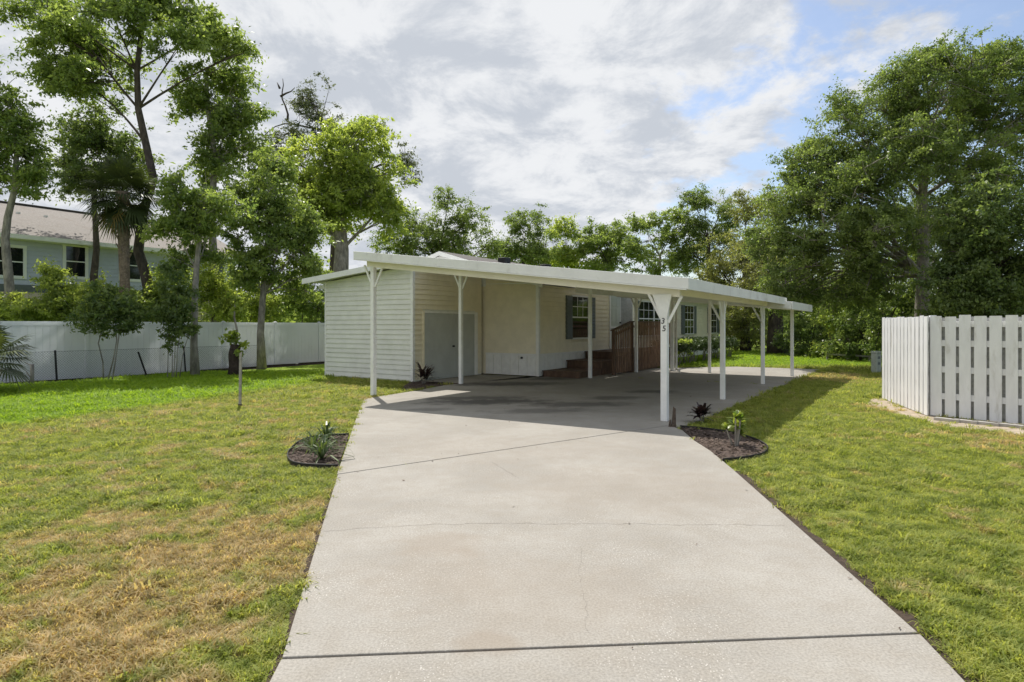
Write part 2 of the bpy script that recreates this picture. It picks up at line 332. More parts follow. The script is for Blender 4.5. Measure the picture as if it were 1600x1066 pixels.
# ------------------------------------------------------------------ ground and driveway
GZ = -0.025
g = MB(); g.add([(-400, -60, GZ), (400, -60, GZ), (400, 700, GZ), (-400, 700, GZ)], [(0, 1, 2, 3)])
tag(g.obj('lawn', MT['lawn']), kind='structure')

def G(x, y): p = gp(x, y); return (p.x, p.y)
jA0, jA1 = G(527, 741), G(1046, 664.5)           # saw joint in front of the carport
jB0, jB1 = G(440, 1028), G(1436, 989)            # open joint at the street end
drive = empty('driveway', (0, 0, 0)); tag(drive, kind='structure')
def slab(poly, name='slab'):
    return MB().prism(poly, GZ - 0.1, 0.0).obj(name, MT['concrete'], drive, bevel=0.006)
def off(a, b, d):        # shift the segment sideways by d
    v = Vector((b[0]-a[0], b[1]-a[1])).normalized(); n = Vector((-v.y, v.x)) * d
    return (a[0]+n.x, a[1]+n.y), (b[0]+n.x, b[1]+n.y)
bl0, bl1 = off(jB0, jB1, -0.010); bh0, bh1 = off(jB0, jB1, 0.010)
al0, al1 = off(jA0, jA1, -0.012); ah0, ah1 = off(jA0, jA1, 0.012)
W2 = lambda u, v: (wp(u, v).x, wp(u, v).y)
street_l, street_r = (-0.95, 1.0), (1.75, 1.0)
s1 = [street_l, street_r, bl1, bl0]
s2 = [bh0, bh1, G(1145, 733), G(1110, 704), G(1086, 689), G(1066, 672), al1, al0]
c1 = [ah0, ah1, G(1063, 668), W2(-2.6, 9.2), W2(4.9, 9.22), W2(4.9, 1.85), W2(0.35, 1.55), W2(0.0, 1.35), G(640, 612), G(569, 623), G(561, 641)]
c2 = [W2(4.912, 1.85), W2(4.912, 9.22), W2(12.45, 9.25), W2(12.3, 6.2), W2(9.8, 4.0), W2(9.8, 2.0)]
c3 = [W2(0.36, 0.03), W2(3.5, 0.03), W2(3.5, 2.1), W2(4.9, 2.1), W2(4.9, 1.838), W2(0.36, 1.538)]
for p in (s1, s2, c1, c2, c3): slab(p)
DRIVE = [s1, s2, c1, c2, c3]
# dirt in the joints
mb = MB()
for a, b, wd in ((jB0, jB1, 0.022), (jA0, jA1, 0.026)):
    p, q = off(a, b, -wd/2), off(a, b, wd/2)
    mb.prism([p[0], p[1], q[1], q[0]], GZ - 0.05, -0.016)
mb.obj('joint_filler', MT['soil'], drive)
# hairline cracks: shallow dark ribbons
def crack(pts, wd, seed, name='crack'):
    rnd = random.Random(seed); P = []
    for i in range(len(pts) - 1):
        a = Vector(G(*pts[i])); b = Vector(G(*pts[i+1])); n = max(2, int((b - a).length / 0.07))
        for k in range(n): P.append(a.lerp(b, k / n) + Vector((rnd.gauss(0, .008), rnd.gauss(0, .011))))
    vs = []; fs = []
    for i, p in enumerate(P):
        d = (P[min(i+1, len(P)-1)] - P[max(i-1, 0)]).normalized(); n = Vector((-d.y, d.x)) * wd * rnd.uniform(0.3, 1.0) / 2
        vs += [(p.x + n.x, p.y + n.y, 0.0022), (p.x - n.x, p.y - n.y, 0.0022)]
    for i in range(len(P) - 1): fs.append((2*i, 2*i+1, 2*i+3, 2*i+2))
    return MB().add(vs, fs).obj(name, MT['crackmat'], drive)
MT['crackmat'] = mat('crack_dirt', (0.235, 0.21, 0.185), 0.95, 0.3, 30)
crack([(503, 832), (560, 826), (680, 819), (800, 818), (920, 818), (1060, 820), (1238, 821)], 0.0055, 3)
crack([(908, 852), (905, 890), (912, 935), (916, 970), (922, 1005)], 0.0018, 5)
crack([(768, 722), (790, 735), (815, 750)], 0.005, 6)
# bare soil along the concrete edges
soil = MB()
def strip(pts, w0, seed, z=GZ + 0.004):
    rnd = random.Random(seed); vs = []; fs = []; P = []
    for i in range(len(pts) - 1):
        a = Vector(pts[i]); b = Vector(pts[i+1]); n = max(2, int((b - a).length / 0.08))
        P += [a.lerp(b, k / n) for k in range(n)]
    P.append(Vector(pts[-1]))
    for i, p in enumerate(P):
        d = (P[min(i+1, len(P)-1)] - P[max(i-1, 0)]).normalized(); n = Vector((-d.y, d.x))
        vs += [(*(p - n * 0.02), z), (*(p + n * w0 * rnd.uniform(0.55, 1.25)), z)]
    for i in range(len(P) - 1): fs.append((2*i, 2*i+2, 2*i+3, 2*i+1))
    return vs, fs
EDGE_R = [street_r, bl1, G(1145, 733)]
EDGE_L = [G(525, 745), bl0, street_l]
EDGE_S = [W2(-3.0, 9.2), W2(4.9, 9.22), W2(12.45, 9.25)]
mb = MB()
mb.add(*strip([Vector(p) for p in EDGE_R][::-1], 0.12, 1)); mb.add(*strip([Vector(p) for p in EDGE_L][::-1], 0.03, 2)); mb.add(*strip([Vector(p) for p in EDGE_S][::-1], 0.04, 4))
so = mb.obj('soil_strip', MT['soil'], drive)

# ------------------------------------------------------------------ mobile home and shed (local frame: x = v, y = u)
def house_frame(name): return empty(name, (O.x, O.y, 0), ANG)
def siding(parent, m, axis, fixed, a0, a1, z0, z1, pitch, sign, holes=(), ztop=None, name='siding_board'):
    """lap boards on a wall: axis 'x' or 'y' runs along the wall at fixed other coordinate; sign = outward direction"""
    n = int(math.ceil((z1 - z0) / pitch))
    for r in range(n):
        b0, b1 = z0 + r * pitch, min(z0 + (r + 1) * pitch, z1)
        if b1 - b0 < 0.02: continue
        segs = [(a0, a1)]
        for (h0, h1, k0, k1) in holes:
            if b1 > k0 + 0.02 and b0 < k1 - 0.02:
                ns = []
                for s0, s1_ in segs:
                    if h0 > s0: ns.append((s0, min(h0, s1_)))
                    if h1 < s1_: ns.append((max(h1, s0), s1_))
                segs = [q for q in ns if q[1] - q[0] > 0.02]
        for s0, s1_ in segs:
            t0 = t1 = b1
            if ztop:
                t0, t1 = min(b1, ztop(s0)), min(b1, ztop(s1_))
                if max(t0, t1) <= b0 + 0.01: continue
                # a board cut by the rake starts where the rake rises above it
                if t0 <= b0:
                    lo, hi = s0, s1_
                    for _ in range(24):
                        mid = (lo + hi) / 2
                        if ztop(mid) > b0 + 0.008: hi = mid
                        else: lo = mid
                    s0 = hi; t0 = b0 + 0.008
                if t1 <= b0:
                    lo, hi = s0, s1_
                    for _ in range(24):
                        mid = (lo + hi) / 2
                        if ztop(mid) > b0 + 0.008: lo = mid
                        else: hi = mid
                    s1_ = lo; t1 = b0 + 0.008
            ob, ot = 0.030 * sign, 0.003 * sign
            def P(a, o, z): return (a, fixed + o, z) if axis == 'x' else (fixed + o, a, z)
            pts = [P(s0, 0, b0), P(s1_, 0, b0), P(s1_, ob, b0), P(s0, ob, b0), P(s0, 0, t0), P(s1_, 0, t1), P(s1_, ot, t1), P(s0, ot, t0)]
            MB().hexa(pts).obj(name, m, parent)

HV = 2.2                      # right-hand wall of the home
H0, H1 = 3.5, 24.7            # its ends
HL = -5.9                     # its hidden left wall
RIDGE_V = (HV + HL) / 2
home = house_frame('mobile_home')
tag(home, 'long cream sided mobile home with grey shutters behind the carport', 'house')
FLOOR, EAVE = 0.74, 3.0
core = MB().box(HL, HV - 0.05, H0 + 0.05, H1, 0.02, EAVE - 0.02); core.obj('wall', MT['cream'], home)
def uw(x): return u_at(x, HV)
zc_ = lambda x, y: z_at(x, y, HV)
WIN = [(uw(895), uw(920), 1.22, 2.68), (uw(999), uw(1044), 1.22, 2.70), (uw(1070.5), uw(1084.5), 1.24, 2.68), (uw(1109), uw(1120), 1.24, 2.66)]
SHUT = [(uw(885), uw(894.4), 1.18, 2.70), (uw(920.8), uw(930), 1.18, 2.70), (uw(995.2), uw(998.6), 1.2, 2.72), (uw(1065.2), uw(1070.2), 1.22, 2.70), (uw(1084.8), uw(1088.2), 1.22, 2.70), (uw(1106.2), uw(1108.7), 1.22, 2.68), (uw(1120.3), uw(1123.4), 1.22, 2.68)]
DOOR = (uw(954.5), uw(969.5), FLOOR + 0.03, 2.90)
holes = [(a - .06, b + .06, c - .06, d + .06) for a, b, c, d in WIN] + [(DOOR[0] - .12, DOOR[1] + .12, FLOOR, DOOR[3] + .12)]
siding(home, MT['cream'], 'y', HV - 0.05, H0 + 0.12, H1 - 0.1, FLOOR, EAVE, 0.155, 1, holes)
# near end wall and gable
rise = 1.22 / (HV - RIDGE_V)
gz = lambda v: EAVE + (HV - v) * rise if v > RIDGE_V else EAVE + (v - HL) * rise
siding(home, MT['cream'], 'x', H0 + 0.05, 0.08, HV - 0.12, FLOOR, 3.4, 0.155, -1, ztop=lambda v: gz(v) - .03)
MB().add([(HL, H0 + .045, EAVE - .02), (HV - .06, H0 + .045, EAVE - .02), (RIDGE_V, H0 + .045, EAVE + 1.18), (HL, H0 + .12, EAVE - .02), (HV - .06, H0 + .12, EAVE - .02), (RIDGE_V, H0 + .12, EAVE + 1.18)],
         [(0, 1, 2), (5, 4, 3), (0, 3, 4, 1), (1, 4, 5, 2), (2, 5, 3, 0)]).obj('gable_panel', MT['white'], home)
# corner posts
MB().box(HV - 0.12, HV - 0.012, H0 + 0.012, H0 + 0.12, 0.02, EAVE).obj('corner_trim', MT['white'], home, bevel=0.004)
MB().box(HV - 0.12, HV - 0.012, H1 - 0.1, H1 + 0.012, 0.02, EAVE).obj('corner_trim', MT['white'], home)
# white skirting panels below the floor
def skirt(axis, fixed, a0, a1, sign, wdt=0.36):
    n = max(1, int(round((a1 - a0) / wdt))); dw = (a1 - a0) / n
    for i in range(n):
        s0, s1_ = a0 + i * dw + 0.006, a0 + (i + 1) * dw - 0.006
        q = sorted((fixed, fixed + 0.022 * sign))
        m = MB().box(s0, s1_, q[0], q[1], 0.03, FLOOR - 0.07) if axis == 'x' else MB().box(q[0], q[1], s0, s1_, 0.03, FLOOR - 0.07)
        m.obj('skirting_panel', MT['white'], home)
    q = sorted((fixed, fixed + 0.034 * sign))
    (MB().box(a0, a1, q[0], q[1], FLOOR - 0.069, FLOOR - 0.002) if axis == 'x' else MB().box(q[0], q[1], a0, a1, FLOOR - 0.069, FLOOR - 0.002)).obj('skirting_rail', MT['white'], home)
skirt('x', H0 + 0.05, 0.08, HV - 0.13, -1); skirt('y', HV - 0.05, H0 + 0.125, H1 - 0.12, 1, 0.5)
MB().tube([(1.55, H0 + 0.035, 0.60), (1.55, H0 - 0.03, 0.60)], 0.035, 10).obj('vent_pipe', MT['black'], home)
# windows
def window(parent, fixed, a0, a1, z0, z1, axis='y', sign=1, grid=(3, 4), lower_grid=True, fm='frame', proud=0.03, casing=0.055):
    def B(x0, x1, o0, o1, zz0, zz1, name, m, par, bev=0):
        q = sorted((fixed + o0 * sign, fixed + o1 * sign))
        mb_ = MB().box(q[0], q[1], x0, x1, zz0, zz1) if axis == 'y' else MB().box(x0, x1, q[0], q[1], zz0, zz1)
        return mb_.obj(name, m, par, bevel=bev)
    root = B(a0 - casing, a1 + casing, -0.01, 0.004, z0 - casing, z1 + casing, 'window', MT['frame'], parent)
    B(a0, a1, 0.005, 0.012, z0, z1, 'pane', MT['glass'], root)
    for x0, x1 in ((a0 - casing, a0), (a1, a1 + casing)): B(x0, x1, 0.005, proud + 0.01, z0, z1, 'casing', MT[fm], root)
    for zz0, zz1 in ((z0 - casing, z0), (z1, z1 + casing)): B(a0 - casing, a1 + casing, 0.005, proud + 0.01, zz0, zz1, 'casing', MT[fm], root)
    zm = (z0 + z1) / 2
    B(a0 + .001, a1 - .001, 0.013, proud, zm - 0.025, zm + 0.025, 'meeting_rail', MT[fm], root)
    def bars(za, zb):
        for i in range(1, grid[0]):
            x = a0 + (a1 - a0) * i / grid[0]; B(x - 0.011, x + 0.011, 0.013, 0.022, za, zb, 'muntin', MT[fm], root)
        for j in range(1, grid[1] // 2):
            z = za + (zb - za) * j / (grid[1] // 2); B(a0 + .001, a1 - .001, 0.0135, 0.0215, z - 0.011, z + 0.011, 'muntin', MT[fm], root)
    if grid: bars(zm + 0.026, z1)
    if grid and lower_grid: bars(z0, zm - 0.026)
    return root
WF = HV - 0.045
window(home, WF, *WIN[0], lower_grid=False)
mid = (WIN[1][0] + WIN[1][1]) / 2
window(home, WF, WIN[1][0], mid - 0.05, WIN[1][2], WIN[1][3]); window(home, WF, mid + 0.05, WIN[1][1], WIN[1][2], WIN[1][3])
window(home, WF, *WIN[2]); window(home, WF, *WIN[3])
for a, b, c, d in SHUT:
    s = MB().box(HV - 0.03, HV + 0.012, a, b, c, d).obj('shutter', MT['shutter'], home)
    for k in range(12):
        z0 = c + 0.06 + k * (d - c - 0.12) / 12
        MB().hexa([(HV + .0125, a + .05, z0), (HV + .032, a + .05, z0), (HV + .032, b - .05, z0), (HV + .0125, b - .05, z0), (HV + .0125, a + .05, z0 + .09), (HV + .014, a + .05, z0 + .09), (HV + .014, b - .05, z0 + .09), (HV + .0125, b - .05, z0 + .09)]).obj('slat', MT['shutter'], s)
# entrance door with casing and storm door frame
a, b, c, d = DOOR
dr = MB().box(HV - 0.04, HV - 0.005, a, b, c, d).obj('door', MT['doorgreen'], home)
for z0, z1 in ((c + .15, c + .75), (c + .95, c + 1.55), (c + 1.65, d - .15)):
    for y0, y1 in ((a + .1, (a + b) / 2 - .04), ((a + b) / 2 + .04, b - .1)):
        MB().box(HV - .0045, HV + .008, y0, y1, z0, z1).obj('door_panel', MT['doorgreen'], dr, bevel=.004)
MB().tube([(HV - .004, b - .09, c + 1.0), (HV + .06, b - .09, c + 1.0)], .035, 10).obj('door_knob', MT['black'], dr)
MB().box(HV - .004, HV + .012, a + .02, b - .02, c + .78, c + .84).obj('push_bar', MT['white'], dr)
for y0, y1 in ((a - .11, a - .003), (b + .003, b + .11)): MB().box(HV - .05, HV + .012, y0, y1, c, d + .1).obj('door_casing', MT['frame'], home)
MB().box(HV - .05, HV + .011, a - .002, b + .002, d + .003, d + .1).obj('door_casing', MT['frame'], home)
MB().box(HV + .013, HV + .5, b + .02, b + .06, c, d).obj('storm_door', MT['steel'], home)
ul = uw(977); lp = MB().box(HV - .02, HV + .06, ul - .09, ul + .09, 2.56, 2.72).obj('porch_lamp', MT['lamp'], home, bevel=.02)
MB().box(HV + .0, HV + .1, ul - .06, ul + .06, 2.46, 2.555).obj('lamp_glass', MT['frame'], lp, bevel=.02)
# roof
def roofslab(parent, x0, z0, x1, z1, y0, y1, th, m, name):
    return MB().hexa([(x0, y0, z0 - th), (x1, y0, z1 - th), (x1, y1, z1 - th), (x0, y1, z0 - th), (x0, y0, z0), (x1, y0, z1), (x1, y1, z1), (x0, y1, z0)]).obj(name, m, parent)
OV = 0.10
MB().box(HV - .04, HV + .24, H0 + .06, H1, EAVE - .03, EAVE + .13).obj('eave_board', MT['white'], home)
rr = roofslab(home, RIDGE_V, EAVE + 1.30, HV + 0.2, EAVE + 0.08 - 0.2 * rise, H0 - OV, H1 + .3, 0.07, MT['darkshingle'], 'roof')
roofslab(home, HL - .2, EAVE + 0.08 - 0.2 * rise, RIDGE_V - .002, EAVE + 1.30, H0 - OV, H1 + .3, 0.07, MT['darkshingle'], 'roof')
roofslab(home, RIDGE_V + .001, EAVE + 1.29, HV + .2, EAVE + 0.07 - 0.2 * rise, H0 - OV - .03, H0 - OV - .003, 0.15, MT['white'], 'rake_board')
roofslab(home, HL - .2, EAVE + .07 - .2 * rise, RIDGE_V - .001, EAVE + 1.29, H0 - OV - .03, H0 - OV - .003, 0.15, MT['white'], 'rake_board')
for uu in (6.3, 9.5, 13.0):
    MB().box(RIDGE_V + 0.5, RIDGE_V + 0.85, uu, uu + 0.4, EAVE + 1.02, EAVE + 1.30).obj('roof_vent', MT['black'], rr, bevel=.02)

# --- storage shed
shed = house_frame('storage_shed'); tag(shed, 'pale cream lap sided storage shed with grey double door beside the driveway', 'shed')
SL, SR, S0, S1 = -3.86, 0.0, 0.0, 3.44
ROOFZ = lambda v: 3.43 + (v + 1.52) * 0.09
wt = lambda v: ROOFZ(v) - 0.13
MB().hexa([(SL + .03, S0 + .03, .0), (SR - .03, S0 + .03, .0), (SR - .03, S1, .0), (SL + .03, S1, .0), (SL + .03, S0 + .03, wt(SL) - .02), (SR - .03, S0 + .03, wt(SR) - .02), (SR - .03, S1, wt(SR) - .02), (SL + .03, S1, wt(SL) - .02)]).obj('wall', MT['palesiding'], shed)
siding(shed, MT['palesiding'], 'x', S0 + 0.03, SL + .06, SR - .1, 0.04, wt(0), 0.15, -1, ztop=wt)
DU0, DU1 = u_at(663, 0.0), u_at(741, 0.0)
siding(shed, MT['cream'], 'y', SR - 0.03, S0 + .1, S1 - .02, 0.04, wt(0), 0.15, 1, holes=[(DU0 - .06, DU1 + .08, 0, 2.10)])
MB().box(SR - .1, SR + .004, S0 - .004, S0 + .1, .0, wt(0) - .005).obj('corner_trim', MT['white'], shed, bevel=.004)
MB().box(SL - .004, SL + .06, S0 - .004, S0 + .06, .0, wt(SL) - .005).obj('corner_trim', MT['white'], shed, bevel=.004)
dm = (DU0 + DU1) / 2
for y0, y1 in ((DU0, dm - .004), (dm + .004, DU1)):
    dl = MB().box(SR - .03, SR + .012, y0, y1, .03, 2.03).obj('door_leaf', MT['door'], shed)
    ins = .1
    for z0, z1 in ((.18, .92), (1.04, 1.9)):
        for yy0, yy1 in ((y0, y0 + ins), (y1 - ins, y1)): pass
        MB().box(SR + .0125, SR + .02, y0 + .16, y1 - .16, z0, z1).obj('door_panel', MT['door'], dl, bevel=.004)
    MB().box(SR + .0125, SR + .021, y0 + .01, y1 - .01, .035, .14).obj('bottom_rail', MT['door'], dl)
MB().tube([(SR + .012, dm + .1, 1.0), (SR + .08, dm + .1, 1.0)], .028, 10).obj('door_handle', MT['black'], shed)
MB().box(SR - .03, SR + .02, DU0 - .06, DU0 - .003, .0, 2.095).obj('door_casing', MT['cream'], shed)
MB().box(SR - .03, SR + .02, DU1 + .003, DU1 + .17, .0, 2.095).obj('door_casing', MT['white'], shed)
MB().box(SR - .03, SR + .021, DU0 - .002, DU1 + .002, 2.033, 2.09).obj('door_casing', MT['white'], shed)
roofslab(shed, -4.45, ROOFZ(-4.45), 0.32, ROOFZ(.32), -0.40, S1 - .02, 0.10, MT['roofwhite'], 'roof')
roofslab(shed, -4.47, ROOFZ(-4.47) + .012, 0.33, ROOFZ(.33) + .012, -0.43, -0.403, 0.17, MT['white'], 'rake_board')
MB().box(-4.12, SL - .01, -.02, S1 - .1, 2.86, 2.98).obj('soffit_box', MT['white'], shed)

# --- carports
def rz1(v): return 3.39 - 0.1215 * (v - 1.3)
carport = house_frame('carport'); tag(carport, 'white flat roofed carport over the driveway on slim white posts', 'carport')
CU0, CU1, CV1 = -3.4, 5.5, 9.2
def pan(parent, v0, v1, u0, u1, zf, m_top, drop=0.0):
    pieces = []
    n = max(1, int(round((v1 - v0) / 0.0 if False else (u1 - u0) / 0.41))); du = (u1 - u0) / n
    for i in range(n):       # metal roof pans running down the slope
        a0, a1 = u0 + i * du + .002, u0 + (i + 1) * du - .002
        o = MB().hexa([(v0, a0, zf(v0) - .075), (v1, a0, zf(v1) - .075), (v1, a1, zf(v1) - .075), (v0, a1, zf(v0) - .075), (v0, a0, zf(v0) - .02), (v1, a0, zf(v1) - .02), (v1, a1, zf(v1) - .02), (v0, a1, zf(v0) - .02)]).obj('roof_pan', MT['ceiling'], parent)
        pieces.append(o)
        MB().hexa([(v0, a1 - .02, zf(v0) - .019), (v1, a1 - .02, zf(v1) - .019), (v1, a1 + .02, zf(v1) - .019), (v0, a1 + .02, zf(v0) - .019), (v0, a1 - .02, zf(v0) + .012), (v1, a1 - .02, zf(v1) + .012), (v1, a1 + .02, zf(v1) + .012), (v0, a1 + .02, zf(v0) + .012)]).obj('seam', MT['roofwhite'], o)
    return pieces
pan(carport, 1.3, CV1, CU0, 0.20, rz1, MT['roofwhite'])
pan(carport, 0.36, CV1, 0.204, CU1, rz1, MT['roofwhite'])
def fascia(parent, a, b, zf, th=.03, h0=.012, h1=.172, name='fascia'):
    """vertical board from (v,u) a to b"""
    va, vb = Vector(a), Vector(b); d = (vb - va).normalized(); n = Vector((d.y, -d.x)) * th
    za, zb = zf(va.x), zf(vb.x)
    return MB().hexa([(va.x, va.y, za - h1), (vb.x, vb.y, zb - h1), (vb.x + n.x, vb.y + n.y, zb - h1), (va.x + n.x, va.y + n.y, za - h1), (va.x, va.y, za + h0), (vb.x, vb.y, zb + h0), (vb.x + n.x, vb.y + n.y, zb + h0), (va.x + n.x, va.y + n.y, za + h0)]).obj(name, MT['roofwhite'], parent, bevel=.006)
fascia(carport, (1.27, CU0 - .003), (CV1 + .033, CU0 - .003), rz1)
fascia(carport, (CV1 + .003, CU0), (CV1 + .003, CU1 + .03), lambda v: rz1(CV1), h1=.185)
fascia(carport, (1.297, 0.2), (1.297, CU0 - .03), lambda v: rz1(1.3), h1=.185)
fascia(carport, (CV1 + .03, CU1 + .005), (.4, CU1 + .005), rz1, h1=.078)
# lower front trim lip of the fascia
MB().hexa([(1.27, CU0 - .045, rz1(1.27) - .192), (CV1, CU0 - .045, rz1(CV1) - .192), (CV1, CU0 + .1, rz1(CV1) - .192), (1.27, CU0 + .1, rz1(1.27) - .192), (1.27, CU0 - .045, rz1(1.27) - .175), (CV1, CU0 - .045, rz1(CV1) - .175), (CV1, CU0 + .1, rz1(CV1) - .175), (1.27, CU0 + .1, rz1(1.27) - .175)]).obj('drip_edge', MT['white'], carport)
# beams under the roof
def beam(parent, a, b, zf, wdt=.09, top=.078, bot=.20, m='white'):
    va, vb = Vector(a), Vector(b); d = (vb - va).normalized(); n = Vector((d.y, -d.x)) * wdt / 2
    return MB().hexa([(va.x-n.x, va.y-n.y, zf(va.x)-bot), (va.x+n.x, va.y+n.y, zf(va.x)-bot), (vb.x+n.x, vb.y+n.y, zf(vb.x)-bot), (vb.x-n.x, vb.y-n.y, zf(vb.x)-bot),
                      (va.x-n.x, va.y-n.y, zf(va.x)-top), (va.x+n.x, va.y+n.y, zf(va.x)-top), (vb.x+n.x, vb.y+n.y, zf(vb.x)-top), (vb.x-n.x, vb.y-n.y, zf(vb.x)-top)]).obj('beam', MT[m], parent)
beam(carport, (8.73, -3.07), (8.73, CU1 - .3), rz1, bot=.285, m='ceiling'); beam(carport, (1.6, -3.07), (1.6, CU1 - .3), rz1, bot=.285, m='ceiling'); beam(carport, (1.45, -3.13), (9.0, -3.13), rz1, bot=.32, m='ceiling', wdt=.1)
beam(carport, (5.2, CU0 + .1), (5.2, CU1 - .3), rz1, wdt=.06, bot=.16)
def ubeam(z, x0, x1, y0, y1): return 0
def post(parent, u, v, zf, wd=.1, dirs=('u', 'v'), inv=False, br=.30, boxy=False):
    top = zf(v) - (.292 if zf is rz1 else .201)
    p = MB().box(v - wd/2, v + wd/2, u - wd/2, u + wd/2, 0.001, top).obj('post', MT['white'], parent, bevel=.008)
    for k in dirs:
        for s in ((1, -1) if len(k) == 1 else ((1,) if k[1] == '+' else (-1,))):
            d = Vector((0, s, 0)) if k[0] == 'u' else Vector((s, 0, 0))
            z1 = (zf(v + s * br) if k[0] == 'v' else zf(v)) - (.295 if zf is rz1 else .205)
            a = Vector((v, u, z1 - br * 1.35 - .05)) + d * (wd / 2 + .004); b_ = Vector((v, u, z1)) + d * br
            MB().bar(a, b_, .03, .045).obj('bracket', MT['white'], p)
    return p
post(carport, -3.13, 1.62, rz1, .105, ('v', 'u+'))
post(carport, .30, 1.55, rz1, .10, ('v',), br=.22)
pf = post(carport, -3.15, 8.73, rz1, .115, ('v', 'u+'), br=.30)
MB().hexa([(8.73 - .06, -3.213, 1.80), (8.73 + .06, -3.213, 1.80), (8.73 + .06, -3.210, 1.80), (8.73 - .06, -3.210, 1.80), (8.73 - .20, -3.213, 2.19), (8.73 + .14, -3.213, 2.19), (8.73 + .14, -3.210, 2.19), (8.73 - .20, -3.210, 2.19)]).obj('gusset', MT['white'], pf)
post(carport, .60, 8.73, rz1, .10, ('u', 'v-'), br=.30)
post(carport, 4.95, 8.70, rz1, .095, ('u-', 'v-'), br=.30)
post(carport, 4.07, 3.74, rz1, .10, ())
# the second, lower roof behind
carport2 = house_frame('rear_carport'); tag(carport2, 'lower white carport roof section behind the main carport, beside the hedge', 'carport')
def rz2(v): return 2.315 - 0.095 * (v - 9.4)
D0, D1, DV = 5.28, 8.95, 9.4
pan(carport2, 2.6, DV, D0, D1, rz2, MT['roofwhite'])
fascia(carport2, (DV + .003, D0), (DV + .003, D1 + .03), lambda v: rz2(DV), h1=.21)
fascia(carport2, (2.6, D0 - .003), (DV, D0 - .003), rz2, h1=.2)
fascia(carport2, (DV + .03, D1 + .003), (2.6, D1 + .003), rz2, h1=.2)
beam(carport2, (2.7, 8.45), (9.2, 8.45), rz2); 
post(carport2, 8.45, 8.90, rz2, .095, ()); post(carport2, 8.35, 6.25, rz2, .09, ()); post(carport2, 7.14, 4.03, rz2, .10, ('v',), br=.2); post(carport2, 8.40, 4.9, rz2, .12, ())
MB().tube([(5.06, 8.36, 2.5), (5.06, 8.36, .12), (5.10, 8.30, .07), (5.26, 8.12, .05)], .04, 8).obj('downspout', MT['white'], carport2, smooth=True)

# house number on the front post
for i, ch in enumerate('35'):
    cu = bpy.data.curves.new('number', 'FONT'); cu.body = ch; cu.size = 0.14; cu.extrude = 0.004; cu.shear = 0.15; cu.align_x = 'CENTER'
    tmp = bpy.data.objects.new('number', cu); COL.objects.link(tmp)
    dg = bpy.context.evaluated_depsgraph_get(); me = bpy.data.meshes.new_from_object(tmp.evaluated_get(dg)); bpy.data.objects.remove(tmp)
    me.materials.clear(); me.materials.append(MT['black'])
    o = bpy.data.objects.new('house_number', me); COL.objects.link(o); o.parent = pf
    o.location = (8.73 - .015 + .02 * i, -3.212, 1.685 - .13 * i); o.rotation_euler = (R(90), 0, 0)

# --- wooden steps and railing
deck = house_frame('wooden_deck'); tag(deck, 'brown wooden steps with slatted railing leading up to the front door', 'deck')
def step(u0, u1, v0, v1, ztop, zlow, name='step'):
    s = MB().box(v0 + .03, v1 - .03, u0 + .03, u1 - .002, zlow, ztop - .035).obj(name, MT['wood'], deck)
    n = max(2, int((u1 - u0) / .145)); dw = (u1 - u0) / n
    for i in range(n): MB().box(v0, v1, u0 + i * dw + .004, u0 + (i + 1) * dw - .004, ztop - .034, ztop).obj('tread_board', MT['wood'], s)
step(3.72, 5.35, 2.19, 3.55, .20, .002); step(5.35, 6.75, 2.19, 3.55, .46, .002); step(6.75, 11.6, 2.19, 3.82, .72, .002, 'platform')
MB().box(2.25, 3.5, 3.742, 3.75, .01, .16).obj('riser', MT['wood'], deck)
RV = 3.86
def rtop(u): return 1.49 + (min(u, 7.15) - 5.6) / 1.55 * .29 if u < 7.15 else 1.78
MB().box(RV - .05, RV + .05, 5.55, 5.65, .0, 1.47).obj('newel_post', MT['wood'], deck); MB().box(RV - .05, RV + .05, 7.1, 7.2, .0, 1.77).obj('newel_post', MT['wood'], deck); MB().box(RV - .05, RV + .05, 11.5, 11.6, .0, 1.77).obj('newel_post', MT['wood'], deck)
MB().hexa([(RV - .07, 5.48, rtop(5.48)), (RV + .07, 5.48, rtop(5.48)), (RV + .07, 7.15, 1.78), (RV - .07, 7.15, 1.78), (RV - .07, 5.48, rtop(5.48) + .04), (RV + .07, 5.48, rtop(5.48) + .04), (RV + .07, 7.15, 1.82), (RV - .07, 7.15, 1.82)]).obj('handrail', MT['wood'], deck)
MB().box(RV - .07, RV + .07, 7.152, 11.65, 1.78, 1.82).obj('handrail', MT['wood'], deck)
MB().box(RV - .02, RV + .02, 7.2, 11.5, 1.58, 1.66).obj('rail', MT['wood'], deck); MB().box(RV - .02, RV + .02, 7.2, 11.5, .74, .84).obj('rail', MT['wood'], deck)
MB().hexa([(RV - .02, 5.65, 1.30), (RV + .02, 5.65, 1.30), (RV + .02, 7.1, 1.57), (RV - .02, 7.1, 1.57), (RV - .02, 5.65, 1.38), (RV + .02, 5.65, 1.38), (RV + .02, 7.1, 1.65), (RV - .02, 7.1, 1.65)]).obj('rail', MT['wood'], deck)
MB().box(RV - .02, RV + .02, 5.65, 7.1, .56, .64).obj('rail', MT['wood'], deck)
uu = 5.74
while uu < 11.45:
    if not (7.05 < uu < 7.25):
        MB().box(RV + .022, RV + .058, uu - .017, uu + .017, .06, rtop(uu) - .004).obj('baluster', MT['woodpale'], deck)
    uu += .15
MB().box(2.25, RV - .05, 11.5, 11.6, .0, .70).obj('end_skirt', MT['wood'], deck)

